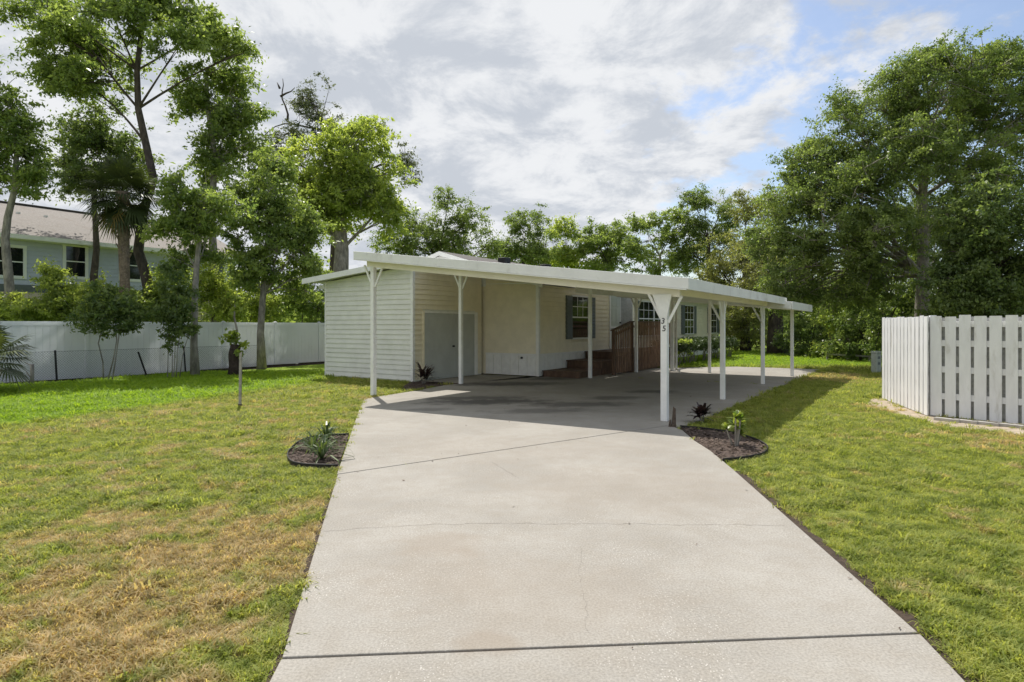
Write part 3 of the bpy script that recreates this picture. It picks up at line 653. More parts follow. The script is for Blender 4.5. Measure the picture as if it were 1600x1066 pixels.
# ------------------------------------------------------------------ neighbouring townhouse
NV = -20.5
nb = house_frame('townhouse'); tag(nb, 'two storey blue grey townhouse with brown shingle roof behind the white fence', 'building')
NE, NU0, NU1 = 5.55, -16.0, u_at(368, NV)
NZ1 = 3.45
MB().box(NV - 9, NV - .03, NU0, NU1, 0, NE).obj('wall', MT['bluegrey'], nb)
nwin = []
for xa, xb, ya, yb in ((-22, 36, 386, 430), (103, 133, 386, 432), (190, 219, 394, 436), (267, 293, 402, 440), (325, 350, 407, 443)):
    u0, u1 = u_at(xa, NV), u_at(xb, NV); nwin.append((u0, u1, z_at((xa + xb) / 2, yb, NV), z_at((xa + xb) / 2, ya, NV)))
siding(nb, MT['bluegrey'], 'y', NV - .03, NU0 + .1, NU1 - .1, NZ1, NE - .05, .19, 1, holes=[(a - .14, b + .14, c - .14, d + .14) for a, b, c, d in nwin])
for a, b, c, d in nwin: window(nb, NV - .025, a, b, c, d, grid=None, casing=.13, proud=.035)
MB().box(NV - .03, NV + .02, NU0, NU1, NZ1 - .32, NZ1 - .01).obj('band_course', MT['shutter'], nb)
# lean-to porch roof and pale lower wall
MB().box(NV - .02, NV + .01, NU0, NU1, .02, NZ1 - .33).obj('lower_wall', MT['beige'], nb)
rn = MB().hexa([(NV + .55, NU0 - .5, NE - .12), (NV + .55, NU1 + .5, NE - .12), (NV - 4.6, NU1 + .5, NE + 2.0), (NV - 4.6, NU0 - .5, NE + 2.0), (NV + .55, NU0 - .5, NE + .02), (NV + .55, NU1 + .5, NE + .02), (NV - 4.6, NU1 + .5, NE + 2.14), (NV - 4.6, NU0 - .5, NE + 2.14)]).obj('roof', MT['shingle'], nb)
MB().hexa([(NV - 4.602, NU0 - .5, NE + 2.0), (NV - 4.602, NU1 + .5, NE + 2.0), (NV - 9.6, NU1 + .5, NE - .12), (NV - 9.6, NU0 - .5, NE - .12), (NV - 4.602, NU0 - .5, NE + 2.14), (NV - 4.602, NU1 + .5, NE + 2.14), (NV - 9.6, NU1 + .5, NE + .02), (NV - 9.6, NU0 - .5, NE + .02)]).obj('roof', MT['shingle'], nb)
MB().box(NV - 4.75, NV - 4.45, NU0 - .5, NU1 + .5, NE + 2.13, NE + 2.19).obj('ridge_cap', MT['darkshingle'], rn)
MB().box(NV + .551, NV + .62, NU0 - .5, NU1 + .5, NE - .16, NE + .03).obj('gutter', MT['white'], nb); MB().box(NV - .02, NV + .55, NU0 - .4, NU1 + .4, NE - .17, NE - .125).obj('soffit', MT['white'], nb)
for xx in (27, 70, 320):
    u0 = u_at(xx, NV - 3); z0 = NE + 1.25
    MB().tube([(NV - 2.9, u0, z0 - .2), (NV - 2.9, u0, z0 + .25)], .09, 8).obj('roof_vent', MT['white'], rn)

# ------------------------------------------------------------------ white vinyl fence on the left
FA, FB = gp(0, 600), gp(500, 566)
fd = (Vector((FB.x, FB.y)) - Vector((FA.x, FA.y))).normalized()
fence = empty('vinyl_fence', (FA.x, FA.y, 0), math.atan2(fd.y, fd.x)); tag(fence, 'smooth white vinyl privacy fence along the left lawn', 'fence')
fl_len = 21.0; fstart = -2.6; step_f = 2.42; FH = 1.79
def along(x):   # distance along the fence of the image column x
    k = (x - 800) / F; return (k * FA.y - FA.x) / (fd.x - k * fd.y)
s_posts = [along(135) + step_f * i for i in range(-2, 9)]
for i, s in enumerate(s_posts):
    p = MB().box(s - .06, s + .06, -.06, .06, GZ, FH).obj('post', MT['vinyl'], fence, bevel=.008)
    MB().add([(s - .07, -.07, FH), (s + .07, -.07, FH), (s + .07, .07, FH), (s - .07, .07, FH), (s, 0, FH + .05)], [(3, 2, 1, 0), (0, 1, 4), (1, 2, 4), (2, 3, 4), (3, 0, 4)]).obj('post_cap', MT['vinyl'], p)
    if i + 1 < len(s_posts):
        e = s_posts[i + 1]
        nb_ = 12; bw = (e - s - .12) / nb_
        for k in range(nb_):
            x0 = s + .06 + k * bw
            MB().box(x0 + .0015, x0 + bw - .0015, -.019, .019, GZ + .10, FH - .13).obj('panel_board', MT['vinyl'], fence)
        MB().box(s + .06, e - .06, -.032, .032, FH - .14, FH - .01).obj('top_rail', MT['vinyl'], fence); MB().box(s + .06, e - .06, -.032, .032, GZ + .02, GZ + .12).obj('bottom_rail', MT['vinyl'], fence)
# dark strip of soil below it
mbx = MB(); vs, fs = [], []
rnd = random.Random(8)
for i in range(120):
    s = fstart + i * .21; a = Vector((FA.x, FA.y)) + fd * s; n = Vector((fd.y, -fd.x))
    q0 = a - n * .3; q1 = a + n * (.85 + .45 * mnoise.noise(Vector((s * .7, 0, 3))) + rnd.uniform(-.04, .04)); vs += [(q0.x, q0.y, GZ + .005), (q1.x, q1.y, GZ + .005)]
    if i: fs.append((2*i-2, 2*i-1, 2*i+1, 2*i))
tag(mbx.add(vs, fs).obj('soil_bed', MT['soil']), kind='structure')

# chain-link fence in front of it
cl = empty('chain_link_fence', (FA.x + fd.y * .38, FA.y - fd.x * .38, 0), math.atan2(fd.y, fd.x)); tag(cl, 'low sagging chain link fence with black posts in front of the white vinyl fence', 'fence')
mbw = MB(); cell = .075; clh = .88; s0c, s1c = -2.4, along(400)
def zig(s):  return s
n_w = int((s1c - s0c) / cell)
rw = .0022
for sgn in (1, -1):
    for i in range(-12, n_w + 12):
        x0 = s0c + i * cell; x1 = x0 + sgn * clh
        a, b = Vector((x0, 0, GZ + .03)), Vector((x1, 0, GZ + .03 + clh))
        # clip to run
        def clipx(a, b):
            lo, hi = 0.0, 1.0; dx = b.x - a.x
            t0, t1 = (s0c - a.x) / dx, (s1c - a.x) / dx
            if t0 > t1: t0, t1 = t1, t0
            lo, hi = max(lo, t0), min(hi, t1)
            return (a.lerp(b, lo), a.lerp(b, hi)) if hi > lo else None
        c_ = clipx(a, b)
        if c_: mbw.tube(c_, rw, 3)
mbw.tube([(s0c, 0, GZ + clh + .03), (s1c, 0, GZ + clh + .02)], .004, 4)
wm = mbw.obj('wire_mesh', MT['wire'], cl); wm['kind'] = 'stuff'
CB = Vector((FA.x + fd.y * .44, FA.y - fd.x * .44))
def along_c(x): k = (x - 800) / F; return (k * CB.y - CB.x) / (fd.x - k * fd.y)
for xb, yb, xt, yt in ((89, 596, 86, 552), (229, 588, 216, 557), (290, 585, 287, 546)):
    s = along_c(xb); dx = along_c(xt) - along_c(xb)
    MB().tube([(s, -.06, GZ), (s + dx * 1.0, -.06, .92 if xb != 229 else .78)], .028, 6).obj('post', MT['black'], cl)

rnd = random.Random(21); sB = -2.3
while sB < 14.0:            # dark rotting boards along its foot
    lB = rnd.uniform(1.6, 2.6); hB = rnd.uniform(.05, .10); yB = rnd.uniform(-.14, -.10); tB = rnd.uniform(-.03, .03)
    MB().hexa([(sB, yB, GZ - .03), (sB + lB, yB + tB, GZ - .03), (sB + lB, yB + tB + .04, GZ - .03), (sB, yB + .04, GZ - .03), (sB, yB, GZ + hB), (sB + lB, yB + tB, GZ + hB * .8), (sB + lB, yB + tB + .04, GZ + hB * .8), (sB, yB + .04, GZ + hB)]).obj('base_board', MT['stump'], cl)
    sB += lB + rnd.uniform(.01, .25)

# ------------------------------------------------------------------ white shadow-box fence on the right
def picket_fence(name, label, A, B, n_extra=0, back=True):
    A = Vector(A); B = Vector(B); d = (B - A); Ln = d.length; d.normalize()
    root = empty(name, (A.x, A.y, 0), math.atan2(d.y, d.x)); tag(root, label, 'fence', 'white picket fence runs')
    rnd = random.Random(name + label)
    pitch = .222; wdt = .178
    n = int(Ln / pitch) + 1
    nrm_cam = -1 if Vector((-d.y, d.x)).dot(-A) < 0 else 1       # side that faces the drive
    for z in (.36, .85, 1.33, 1.68):
        q = sorted((nrm_cam * .0, -nrm_cam * .04)); MB().box(.01, Ln, q[0], q[1], z - .055, z + .055).obj('rail', MT['fencepaint'], root)
    for i in range(n):
        s = i * pitch + wdt / 2; top = 1.83 + rnd.uniform(-.018, .018); ls = rnd.uniform(-.008, .008); o = rnd.uniform(0, .006)
        y0, y1 = nrm_cam * (.002 + o), nrm_cam * (.02 + o)
        if y0 > y1: y0, y1 = y1, y0
        w2 = wdt / 2 - rnd.uniform(0, .006)
        cz = .006
        MB().add([(s-w2,y0,GZ+.02),(s+w2,y0,GZ+.02),(s+w2,y1,GZ+.02),(s-w2,y1,GZ+.02),
                  (s-w2+ls,y0,top-cz),(s+w2+ls,y0,top-cz),(s+w2+ls,y1,top-cz),(s-w2+ls,y1,top-cz),
                  (s-w2+cz+ls,y0,top),(s+w2-cz+ls,y0,top),(s+w2-cz+ls,y1,top),(s-w2+cz+ls,y1,top)],
                 [(3,2,1,0),(0,1,5,4),(1,2,6,5),(2,3,7,6),(3,0,4,7),(4,5,9,8),(5,6,10,9),(6,7,11,10),(7,4,8,11),(8,9,10,11)]).obj('picket', MT['fencepaint'], root)
        s2_ = s + pitch / 2
        if s2_ + w2 < Ln + .1:
            yb0, yb1 = sorted((-nrm_cam * .042, -nrm_cam * .06))
            MB().box(s2_ - w2, s2_ + w2, yb0, yb1, GZ + .02, top - .03).obj('picket', MT['shadedback'], root)
    for s in ((.0, Ln) if Ln < 4 else (.02, 2.4, Ln)):
        q = sorted((-nrm_cam * .062, -nrm_cam * .15)); MB().box(s - .045 if s else .0, s + .045, q[0], q[1], GZ, 1.84).obj('post', MT['fencepaint'], root)
rfc = gp(1451, 648); rf1 = gp(1380, 622); rf3 = gp(1600, 662.5)
dr3 = (Vector((rf3.x, rf3.y)) - Vector((rfc.x, rfc.y))).normalized()
picket_fence('picket_fence', 'gapped white picket fence run going off the right edge', (rfc.x + .03, rfc.y - .02), (rfc.x + dr3.x * 3.6, rfc.y + dr3.y * 3.6))
picket_fence('picket_fence', 'short white picket fence run receding from the corner, seen nearly edge on', (rf1.x, rf1.y), (rfc.x - .02, rfc.y + .05))
# sandy bare strip and loose pavers at its foot
pl = [G(1362, 622), G(1352, 634), G(1385, 640), G(1420, 650), G(1455, 660), G(1500, 668), G(1560, 674), G(1640, 684), G(1640, 664), G(1560, 656), G(1480, 651), G(1452, 647), G(1412, 632), G(1384, 621)]
tag(MB().prism(pl, GZ - .02, GZ + .006).obj('bare_ground', MT['sand']), kind='structure')
SAND = pl
rnd = random.Random(4)
plabels = ['flat grey paver lying at the foot of the picket fence, nearest its corner', 'grey paver second from the picket fence corner', 'grey paver third from the picket fence corner', 'tilted grey paver at the picket fence foot by the right edge']
for i, (xa, ya) in enumerate(((1480, 656.5), (1508, 659), (1540, 662), (1578, 665.5))):
    p = gp(xa, ya); o = MB().box(-.19, .19, -.055, .055, 0, .05).obj('paver', MT['paver'], None, bevel=.006)
    o.location = (p.x, p.y, GZ + .0065); o.rotation_euler = (0, R(0), math.atan2(dr3.y, dr3.x) + rnd.uniform(-.12, .12)); tag(o, plabels[i], 'paver', 'pavers at the picket fence')

# ------------------------------------------------------------------ small things
p = gp(1369, 583)
ped = empty('utility_pedestal', (p.x, p.y, GZ), R(20)); tag(ped, 'grey green utility pedestal box standing on the lawn beside the picket fence', 'utility box')
MB().box(-.115, .115, -.11, .11, 0, .70).obj('body', MT['pedestal'], ped, bevel=.012); MB().box(-.125, .125, -.12, .12, .701, .79).obj('cap', MT['pedestal'], ped, bevel=.02)
for z in (.32, .52): MB().box(-.05, .05, -.117, -.1105, z, z + .09).obj('label_plate', MT['shutter'], ped)
p = gp(375, 635)
ps = empty('marker_post', (p.x, p.y, GZ)); tag(ps, 'thin weathered grey post standing alone in the left lawn', 'post')
MB().hexa([(-.026, -.02, 0), (.026, -.02, 0), (.026, .02, 0), (-.026, .02, 0), (-.01, -.02, 1.10), (.038, -.02, 1.14), (.038, .02, 1.14), (-.01, .02, 1.10)]).obj('shaft', MT['greywood'], ps, bevel=.004)
MB().box(-.034, .034, -.028, .028, 0.0, .07).obj('base_collar', MT['rustwood'], ps)
p = gp(1052, 667)
st = empty('rotten_stake', (p.x, p.y, 0)); tag(st, 'short splintered brown stake beside the numbered carport post', 'stake')
MB().hexa([(-.035, -.03, -.05), (.04, -.03, -.05), (.04, .03, -.05), (-.035, .03, -.05), (.005, -.02, .32), (.035, -.02, .30), (.035, .02, .30), (.005, .02, .33)]).obj('stake', MT['rustwood'], st)
MB().hexa([(-.075, -.02, -.02), (-.036, -.02, -.02), (-.036, .03, -.02), (-.075, .03, -.02), (-.06, -.01, .10), (-.04, -.01, .12), (-.04, .02, .12), (-.06, .02, .10)]).obj('splinter', MT['rustwood'], st)
# low timber rail at the far edge of the lawn
a, b = gp(1290, 563), gp(1362, 566)
rl = empty('timber_rail', (a.x, a.y, GZ)); tag(rl, 'low timber rail on stubs along the edge of the woods', 'rail')
MB().bar((0, 0, .32), (b.x - a.x, b.y - a.y, .28), .06, .08).obj('rail', MT['greywood'], rl)
for k in (.04, .5, .96): MB().bar(((b.x - a.x) * k, (b.y - a.y) * k, 0), ((b.x - a.x) * k, (b.y - a.y) * k, .27), .08).obj('stub', MT['greywood'], rl)

# ------------------------------------------------------------------ vegetation builders
def quad_mesh(name, verts, m, tint=None, parent=None, nper=4, faces_per=None):
    """verts: (n*nper,3) array of leaf polygons of nper corners each"""
    nv = len(verts); nf = nv // nper
    me = bpy.data.meshes.new(name)
    me.vertices.add(nv); me.vertices.foreach_set('co', np.ascontiguousarray(verts, dtype=np.float32).ravel())
    me.loops.add(nv); me.loops.foreach_set('vertex_index', np.arange(nv, dtype=np.int32))
    me.polygons.add(nf); me.polygons.foreach_set('loop_start', np.arange(0, nv, nper, dtype=np.int32))
    try: me.polygons.foreach_set('loop_total', np.full(nf, nper, dtype=np.int32))
    except Exception: pass
    if tint is not None:
        at_ = me.attributes.new('tint', 'FLOAT', 'POINT'); at_.data.foreach_set('value', np.repeat(tint, nper).astype(np.float32))
    me.update(calc_edges=True); me.materials.append(m)
    o = bpy.data.objects.new(name, me); COL.objects.link(o)
    if parent: o.parent = parent
    return o
def unit(a): return a / np.maximum(np.linalg.norm(a, axis=1, keepdims=True), 1e-6)
def kites(c, d, n, ln, wd, fold=0.0):
    """kite-shaped leaves: centre, axis, normal, length, width"""
    s = unit(np.cross(d, n)); ln = ln[:, None]; wd = wd[:, None]
    nn = np.cross(s, d)
    a = c - d * ln * .5; b = c + s * wd * .5 - d * ln * .08 + nn * wd * fold; t = c + d * ln * .5; e = c - s * wd * .5 - d * ln * .08 + nn * wd * fold
    return np.stack([a, b, t, e], 1).reshape(-1, 3)
def leaf_cloud(rs, centers, puff, per, ln, wd, droop=.35, flat=.7, up=.8):
    K = len(centers); idx = np.repeat(np.arange(K), per); n = len(idx)
    dirs = unit(rs.normal(size=(n, 3))); r = np.minimum(np.abs(rs.normal(0, .62, n)) + .12, 1.35)
    pf_ = puff[idx] if hasattr(puff, '__len__') else np.full(n, puff)
    cax = unit(rs.normal(size=(K, 3)) * np.array([1, 1, .55]))          # each clump is a spray along its own twig
    offs = dirs * (r * pf_)[:, None] * np.array([.72, .72, .72 * flat]) + cax[idx] * (np.clip(rs.normal(0, .6, n), -1.25, 1.25) * pf_)[:, None]; c = centers[idx] + offs
    ax = unit(dirs * .8 + rs.normal(size=(n, 3)) * .6 + np.array([0, 0, -droop])); nr = unit(rs.normal(size=(n, 3)) * .75 + np.array([0, 0, up]))
    sz = np.clip(np.exp(rs.normal(-.05, .32, n)), .4, 1.8)
    ct = rs.random(K) ** 1.3                      # clumps differ in how fresh their leaves are
    tint = np.clip(ct[idx] * .65 + rs.random(n) * .40, 0, 1)
    return kites(c, ax, nr, ln * sz, wd * sz, .12), tint
def bez(a, b, c, n): return [a.lerp(b, t).lerp(b.lerp(c, t), t) for t in [i / (n - 1) for i in range(n)]]

def tree(name, label, base_x, depth, lobes, r0, leaf, per, clumps, lm, bark='barkgrey', trunk=None, group=None, seed=1, puff=.45, gaps=-.12, cat='tree', lean=0.0,
         droop=.35, flat=.7, base_y=None, zbase=None, moss=0, parts=('trunk', 'crown'), extra=None, twig=True, gscale=.8):
    """lobes in photo columns and rows (cx, cy, rx, ry[, depth offset m]) at the tree's own distance; turned into metres here"""
    clumps = int(clumps * (1.35 if group == GL else 1.6)); leaf = (leaf[0] * .62, leaf[1] * .70); puff = puff * .78; gaps = gaps + .05 if group != GRT else gaps; per = int(per * (.98 if group == GL else 1.08))
    rs = np.random.RandomState(seed); rnd = random.Random(seed)
    k = depth / F; bx = (base_x - 800) * k; z0 = GZ if zbase is None else zbase
    root = empty(name, (bx, depth, z0)); tag(root, label, cat, group)
    LB = []
    for l in lobes:
        cx, cy, rx, ry = l[:4]; dy = l[4] if len(l) > 4 else 0.0
        kk = (depth + dy) / F
        rx *= 1.12; ry *= 1.10
        LB.append((Vector(((cx - 800) * kk - bx, dy, CAMH + (HZ - cy) * kk - z0)), Vector((rx * kk, rx * kk * .95, ry * kk))))
    ztop = max(c.z for c, r in LB)
    if trunk: TP = [Vector(((x - 800) * k - bx, 0, CAMH + (HZ - y) * k - z0)) for x, y in trunk]; TP[0].z = 0
    else:
        zt = ztop * .72; cxm = sum(c.x for c, r in LB) / len(LB)
        TP = [Vector((cxm * .5 * (i / 6) ** 1.5 + (rnd.uniform(-.08, .08) if i else 0) * zt * .1, rnd.uniform(-.05, .05) * i, zt * i / 6)) for i in range(7)]
    tm = MB(); nT = len(TP)
    rad = [r0 * (1.25 if i == 0 else 1 - .62 * i / (nT - 1)) for i in range(nT)]
    tm.tube(TP, rad, 10)
    allc = []; allp = []
    vol = [r.x * r.y * r.z for c, r in LB]; area = [x ** .67 for x in vol]; sa = sum(area)
    for (c, r), ar in zip(LB, area):
        # limb to the lobe
        hd = math.hypot(c.x, c.y); za = max(TP[-1].z * .42, min(TP[-1].z, c.z - .55 * hd - r.z * .3))
        j = min(range(nT), key=lambda q: abs(TP[q].z - za)); A = TP[j]
        mid_ = A.lerp(c, .5) + Vector((0, 0, .12 * hd)) + Vector((rnd.uniform(-.1, .1), rnd.uniform(-.1, .1), 0)) * hd
        tip = c + Vector((rnd.uniform(-.3, .3) * r.x, rnd.uniform(-.3, .3) * r.y, .45 * r.z))
        limb = bez(A, mid_, tip, 7); lr = min(rad[j] * .42, .05 + .02 * (c - A).length)
        tm.tube(limb, [lr * (1 - .8 * i / 6) for i in range(7)], 7)
        K = max(4, int(clumps * ar / sa)); cs = []
        tries = 0
        while len(cs) < K and tries < K * 12:
            tries += 1
            d = unit(rs.normal(size=(1, 3)))[0]; q = rs.random() ** .36
            wob = 1 + .30 * mnoise.noise(Vector(d) * 1.7 + Vector((seed, seed * .3, 0))) + .50 * mnoise.noise(Vector(d) * 4.5 + Vector((0, seed, c.x)))
            if rs.random() < .12: wob *= 1.22
            pz = Vector((c.x + d[0] * r.x * q * wob, c.y + d[1] * r.y * q * wob, c.z + d[2] * r.z * q * wob))
            if pz.z < .12: continue
            if mnoise.noise(pz * gscale + Vector((seed * 3.1, 0, 0))) < gaps: continue
            cs.append(pz)
        # secondary branches
        subs = []
        for _ in range(max(3, K // 9)):
            q = rnd.choice(cs) if cs else c; a_ = limb[rnd.randint(2, 5)]
            sb = bez(a_, a_.lerp(q, .55) + Vector((0, 0, .06 * (q - a_).length)), q, 5); subs.append(sb)
            tm.tube(sb, [lr * .30 * (1 - .75 * i / 4) + .006 for i in range(5)], 5)
        if twig:
            pool = [pt for sb in subs for pt in sb[1:]] + limb[2:]
            for q in cs:
                a_ = min(pool, key=lambda pt: (pt - q).length_squared)
                if (a_ - q).length > .15: tm.tube([a_, a_.lerp(q, .5) + Vector((0, 0, .04)), q], [.016, .011, .006], 3)
        allc += [tuple(q) for q in cs]; allp += [puff * rnd.uniform(.65, 1.35) for _ in cs]
    to = tm.obj(parts[0], MT[bark], root, smooth=True)
    vts, tint = leaf_cloud(rs, np.array(allc), np.array(allp), per, leaf[0], leaf[1], droop, flat)
    cr = quad_mesh(parts[1], vts, LF[lm], tint, root)
    if moss:
        mm = MB(); sel = rnd.sample(allc, min(moss, len(allc)))
        V_ = []
        for q in sel:
            for _ in range(16):
                a_ = Vector(q) + Vector((rnd.gauss(0, .22), rnd.gauss(0, .22), rnd.uniform(-.3, 0))); ln_ = rnd.uniform(.15, .55); wd_ = rnd.uniform(.005, .012); th = rnd.uniform(0, 6.3); dx, dy = math.cos(th) * wd_, math.sin(th) * wd_
                sx_, sy_ = rnd.uniform(-.06, .06), rnd.uniform(-.06, .06)
                V_ += [(a_.x - dx, a_.y - dy, a_.z), (a_.x + dx, a_.y + dy, a_.z), (a_.x + sx_ + dx * .3, a_.y + sy_ + dy * .3, a_.z - ln_), (a_.x + sx_ - dx * .3, a_.y + sy_ - dy * .3, a_.z - ln_)]
        quad_mesh('hanging_moss', np.array(V_), MT['moss'], None, root)
    return root

def bare_branches(parent, lines, depth, bx, m, r=.05):
    k = depth / F; mb_ = MB()
    for ln in lines:
        P = [Vector(((x - 800) * k - bx, 0.1 * i, CAMH + (HZ - y) * k - GZ)) for i, (x, y) in enumerate(ln)]
        mb_.tube(P, [r * (1 - .75 * i / (len(P) - 1)) for i in range(len(P))], 6)
    return mb_.obj('bare_branch', MT[m], parent, smooth=True)

# ------------------------------------------------------------------ trees, left side
GRT = 'trees on the right'
GL = 'trees along the left fence'
tree('tall_tree', 'tallest tree on the left, with a spreading crown on a bare curved trunk', 237, 26,
     [(90, 55, 72, 52), (60, 20, 45, 34, 1), (135, 108, 62, 40), (170, 22, 55, 48, -1), (240, -10, 60, 46), (300, 25, 50, 48, 1), (340, 55, 30, 40), (285, 80, 36, 34, -1), (160, 75, 40, 30, 1.5), (105, 128, 44, 20, 1), (392, 78, 18, 10)],
     .25, (.26, .105), 78, 470, 'mid', 'barkdark', trunk=[(237, 530), (236, 470), (228, 430), (216, 392), (224, 330), (240, 280), (228, 225), (216, 170), (214, 110), (222, 40)], group=GL, seed=11, puff=.60, gaps=.0, flat=.62)
t2 = tree('slender_tree', 'slender forked grey tree at the left edge, in front of the townhouse window', 24, 22.5,
     [(10, 165, 48, 45), (38, 215, 36, 48), (0, 250, 55, 50), (48, 278, 26, 30), (-30, 190, 40, 70)], .17, (.22, .095), 70, 190, 'mid', 'barkgrey',
     trunk=[(24, 520), (14, 440), (8, 375), (12, 340), (22, 300), (26, 240), (18, 170)], group=GL, seed=12, puff=.5, gaps=-.1)
tree('dark_tree', 'dark bushy tree behind the palm, below the tallest crown', 150, 29,
     [(120, 230, 42, 40), (165, 200, 48, 36), (200, 245, 34, 40), (110, 275, 46, 30), (155, 262, 40, 36)], .24, (.24, .10), 70, 240, 'dark', 'barkdark', group=GL, seed=13, puff=.6)
tree('airy_tree', 'airy light green tree with a tall crown right of the tallest tree', 330, 27.5,
     [(312, 135, 36, 40), (352, 110, 36, 34), (336, 185, 44, 40), (372, 165, 34, 40), (355, 240, 40, 40), (320, 285, 34, 32), (395, 240, 26, 32)],
     .20, (.26, .105), 70, 250, 'mid', 'barkgrey', trunk=[(338, 520), (336, 430), (330, 340), (336, 250), (325, 170), (322, 120)], group=GL, seed=14, puff=.58, gaps=-.06)
tree('front_tree', 'slim pale trunked tree rooted in the lawn in front of the white fence', 305, 20.4,
     [(300, 350, 36, 34), (272, 372, 30, 28), (332, 372, 30, 40, .5), (290, 300, 34, 26), (352, 330, 30, 28), (262, 410, 20, 24)],
     .125, (.19, .085), 66, 170, 'mid', 'barkgrey', trunk=[(305, 588), (303, 540), (304, 480), (307, 420), (312, 370), (318, 330), (324, 300)], group=GL, seed=15, puff=.40, gaps=-.08)
tree('leafy_tree', 'leafy green tree left of the shed, its trunk against the white fence', 409, 24,
     [(420, 300, 44, 40), (455, 345, 40, 48), (400, 365, 42, 44), (440, 405, 52, 44), (378, 320, 34, 36), (485, 395, 30, 50), (395, 425, 32, 30, -.5), (430, 260, 34, 32), (470, 445, 40, 26, .8)],
     .15, (.20, .095), 82, 330, 'mid', 'barkgrey', trunk=[(409, 576), (407, 520), (411, 460), (415, 400), (424, 330), (430, 280)], group=GL, seed=16, puff=.46, gaps=-.12)
t6 = tree('broad_tree', 'broad bright green tree with thick brown trunk rising behind the shed', 532, 33,
     [(545, 250, 58, 44), (500, 275, 50, 50), (585, 290, 44, 50), (540, 320, 60, 44), (488, 330, 44, 40), (600, 335, 30, 34), (560, 215, 44, 28), (470, 300, 26, 30), (510, 350, 40, 22)],
     .48, (.28, .14), 84, 380, 'lime', 'barkgrey', trunk=[(532, 520), (532, 440), (534, 390), (530, 340), (528, 290), (530, 250)], group=GL, seed=17, puff=.66, gaps=-.2)
t6b = tree('gnarled_tree', 'gnarled dark grey tree with bare crooked branches above the broad bright tree', 520, 37,
     [(492, 172, 30, 34), (510, 205, 22, 26), (455, 215, 28, 16), (480, 150, 22, 20), (630, 255, 20, 24), (640, 275, 16, 16), (592, 200, 12, 14), (445, 245, 30, 18)],
     .36, (.20, .075), 62, 170, 'pine', 'barkdark', trunk=[(520, 520), (524, 400), (528, 300), (526, 250), (516, 215)], group=GL, seed=18, puff=.5, gaps=-.15)
bx6 = (520 - 800) * 37 / F
bare_branches(t6b, [[(528, 216), (512, 205), (496, 200), (476, 196), (456, 191), (440, 189), (424, 193), (412, 200), (404, 206)], [(449, 190), (449, 178), (444, 164), (438, 152), (437, 140), (438, 128), (436, 117)], [(438, 151), (446, 145), (453, 141), (458, 134)], [(437, 138), (432, 128)], [(520, 240), (470, 232), (440, 222), (420, 222)]], 37, bx6, 'barkdark', .075)
tree('round_tree', 'rounded dark olive tree behind the roof, right of the broad bright tree', 690, 38,
     [(700, 325, 30, 28), (735, 355, 34, 34), (680, 360, 44, 30), (640, 365, 40, 30), (720, 388, 50, 26), (655, 395, 44, 22), (765, 385, 22, 20), (615, 385, 30, 30)],
     .30, (.20, .085), 76, 330, 'oak', 'barkdark', group=GL, seed=19, puff=.52, gaps=-.12)

# ------------------------------------------------------------------ trees behind the home
GB = 'trees behind the mobile home'
tree('oak_tree', 'grey green oak above the roof, leftmost of the trees behind the home', 822, 46, [(825, 352, 30, 22), (800, 380, 24, 22), (845, 385, 30, 26), (820, 405, 40, 16), (780, 392, 14, 16)], .3, (.22, .10), 66, 190, 'oak', 'barkdark', group=GB, seed=21, puff=.58)
tree('oak_tree', 'yellow green tree above the roof, second from the left behind the home', 880, 48, [(880, 370, 26, 24), (900, 395, 30, 24), (868, 405, 28, 20), (925, 405, 22, 22)], .26, (.24, .11), 66, 150, 'lime', 'barkdark', group=GB, seed=22, puff=.58)
tree('oak_tree', 'green tree with a rounded flat top above the middle of the roof', 955, 47, [(948, 362, 28, 20), (925, 380, 24, 24), (965, 388, 28, 24), (940, 410, 36, 18)], .26, (.24, .11), 66, 160, 'mid', 'barkdark', group=GB, seed=23, puff=.56)
tree('oak_tree', 'open branched green tree with forked pale limbs above the numbered post', 1030, 45, [(1005, 352, 28, 18), (1045, 360, 34, 24), (1020, 388, 32, 22), (1062, 345, 22, 20), (990, 395, 24, 20), (1065, 395, 26, 22), (1030, 415, 40, 16)], .24, (.24, .11), 62, 200, 'mid', 'barkgrey', group=GB, seed=24, puff=.52, gaps=-.02)
tree('tall_oak', 'taller dark tree standing above the tree line left of the big oak', 1112, 44, [(1100, 320, 26, 22), (1130, 335, 28, 30), (1090, 350, 24, 26), (1115, 375, 36, 30), (1085, 400, 30, 26), (1075, 310, 12, 12)], .32, (.20, .09), 72, 220, 'oak', 'barkdark', group=GB, seed=25, puff=.54, gaps=-.1)
tree('olive_tree', 'olive brown vine covered tree left of the big oak', 1165, 40, [(1165, 330, 30, 26), (1190, 365, 32, 34), (1150, 395, 40, 32), (1185, 420, 36, 36), (1120, 430, 34, 30), (1150, 460, 44, 30), (1205, 320, 20, 24)], .3, (.20, .09), 74, 300, 'olive', 'barkdark', group=GB, seed=26, puff=.55, gaps=-.12)

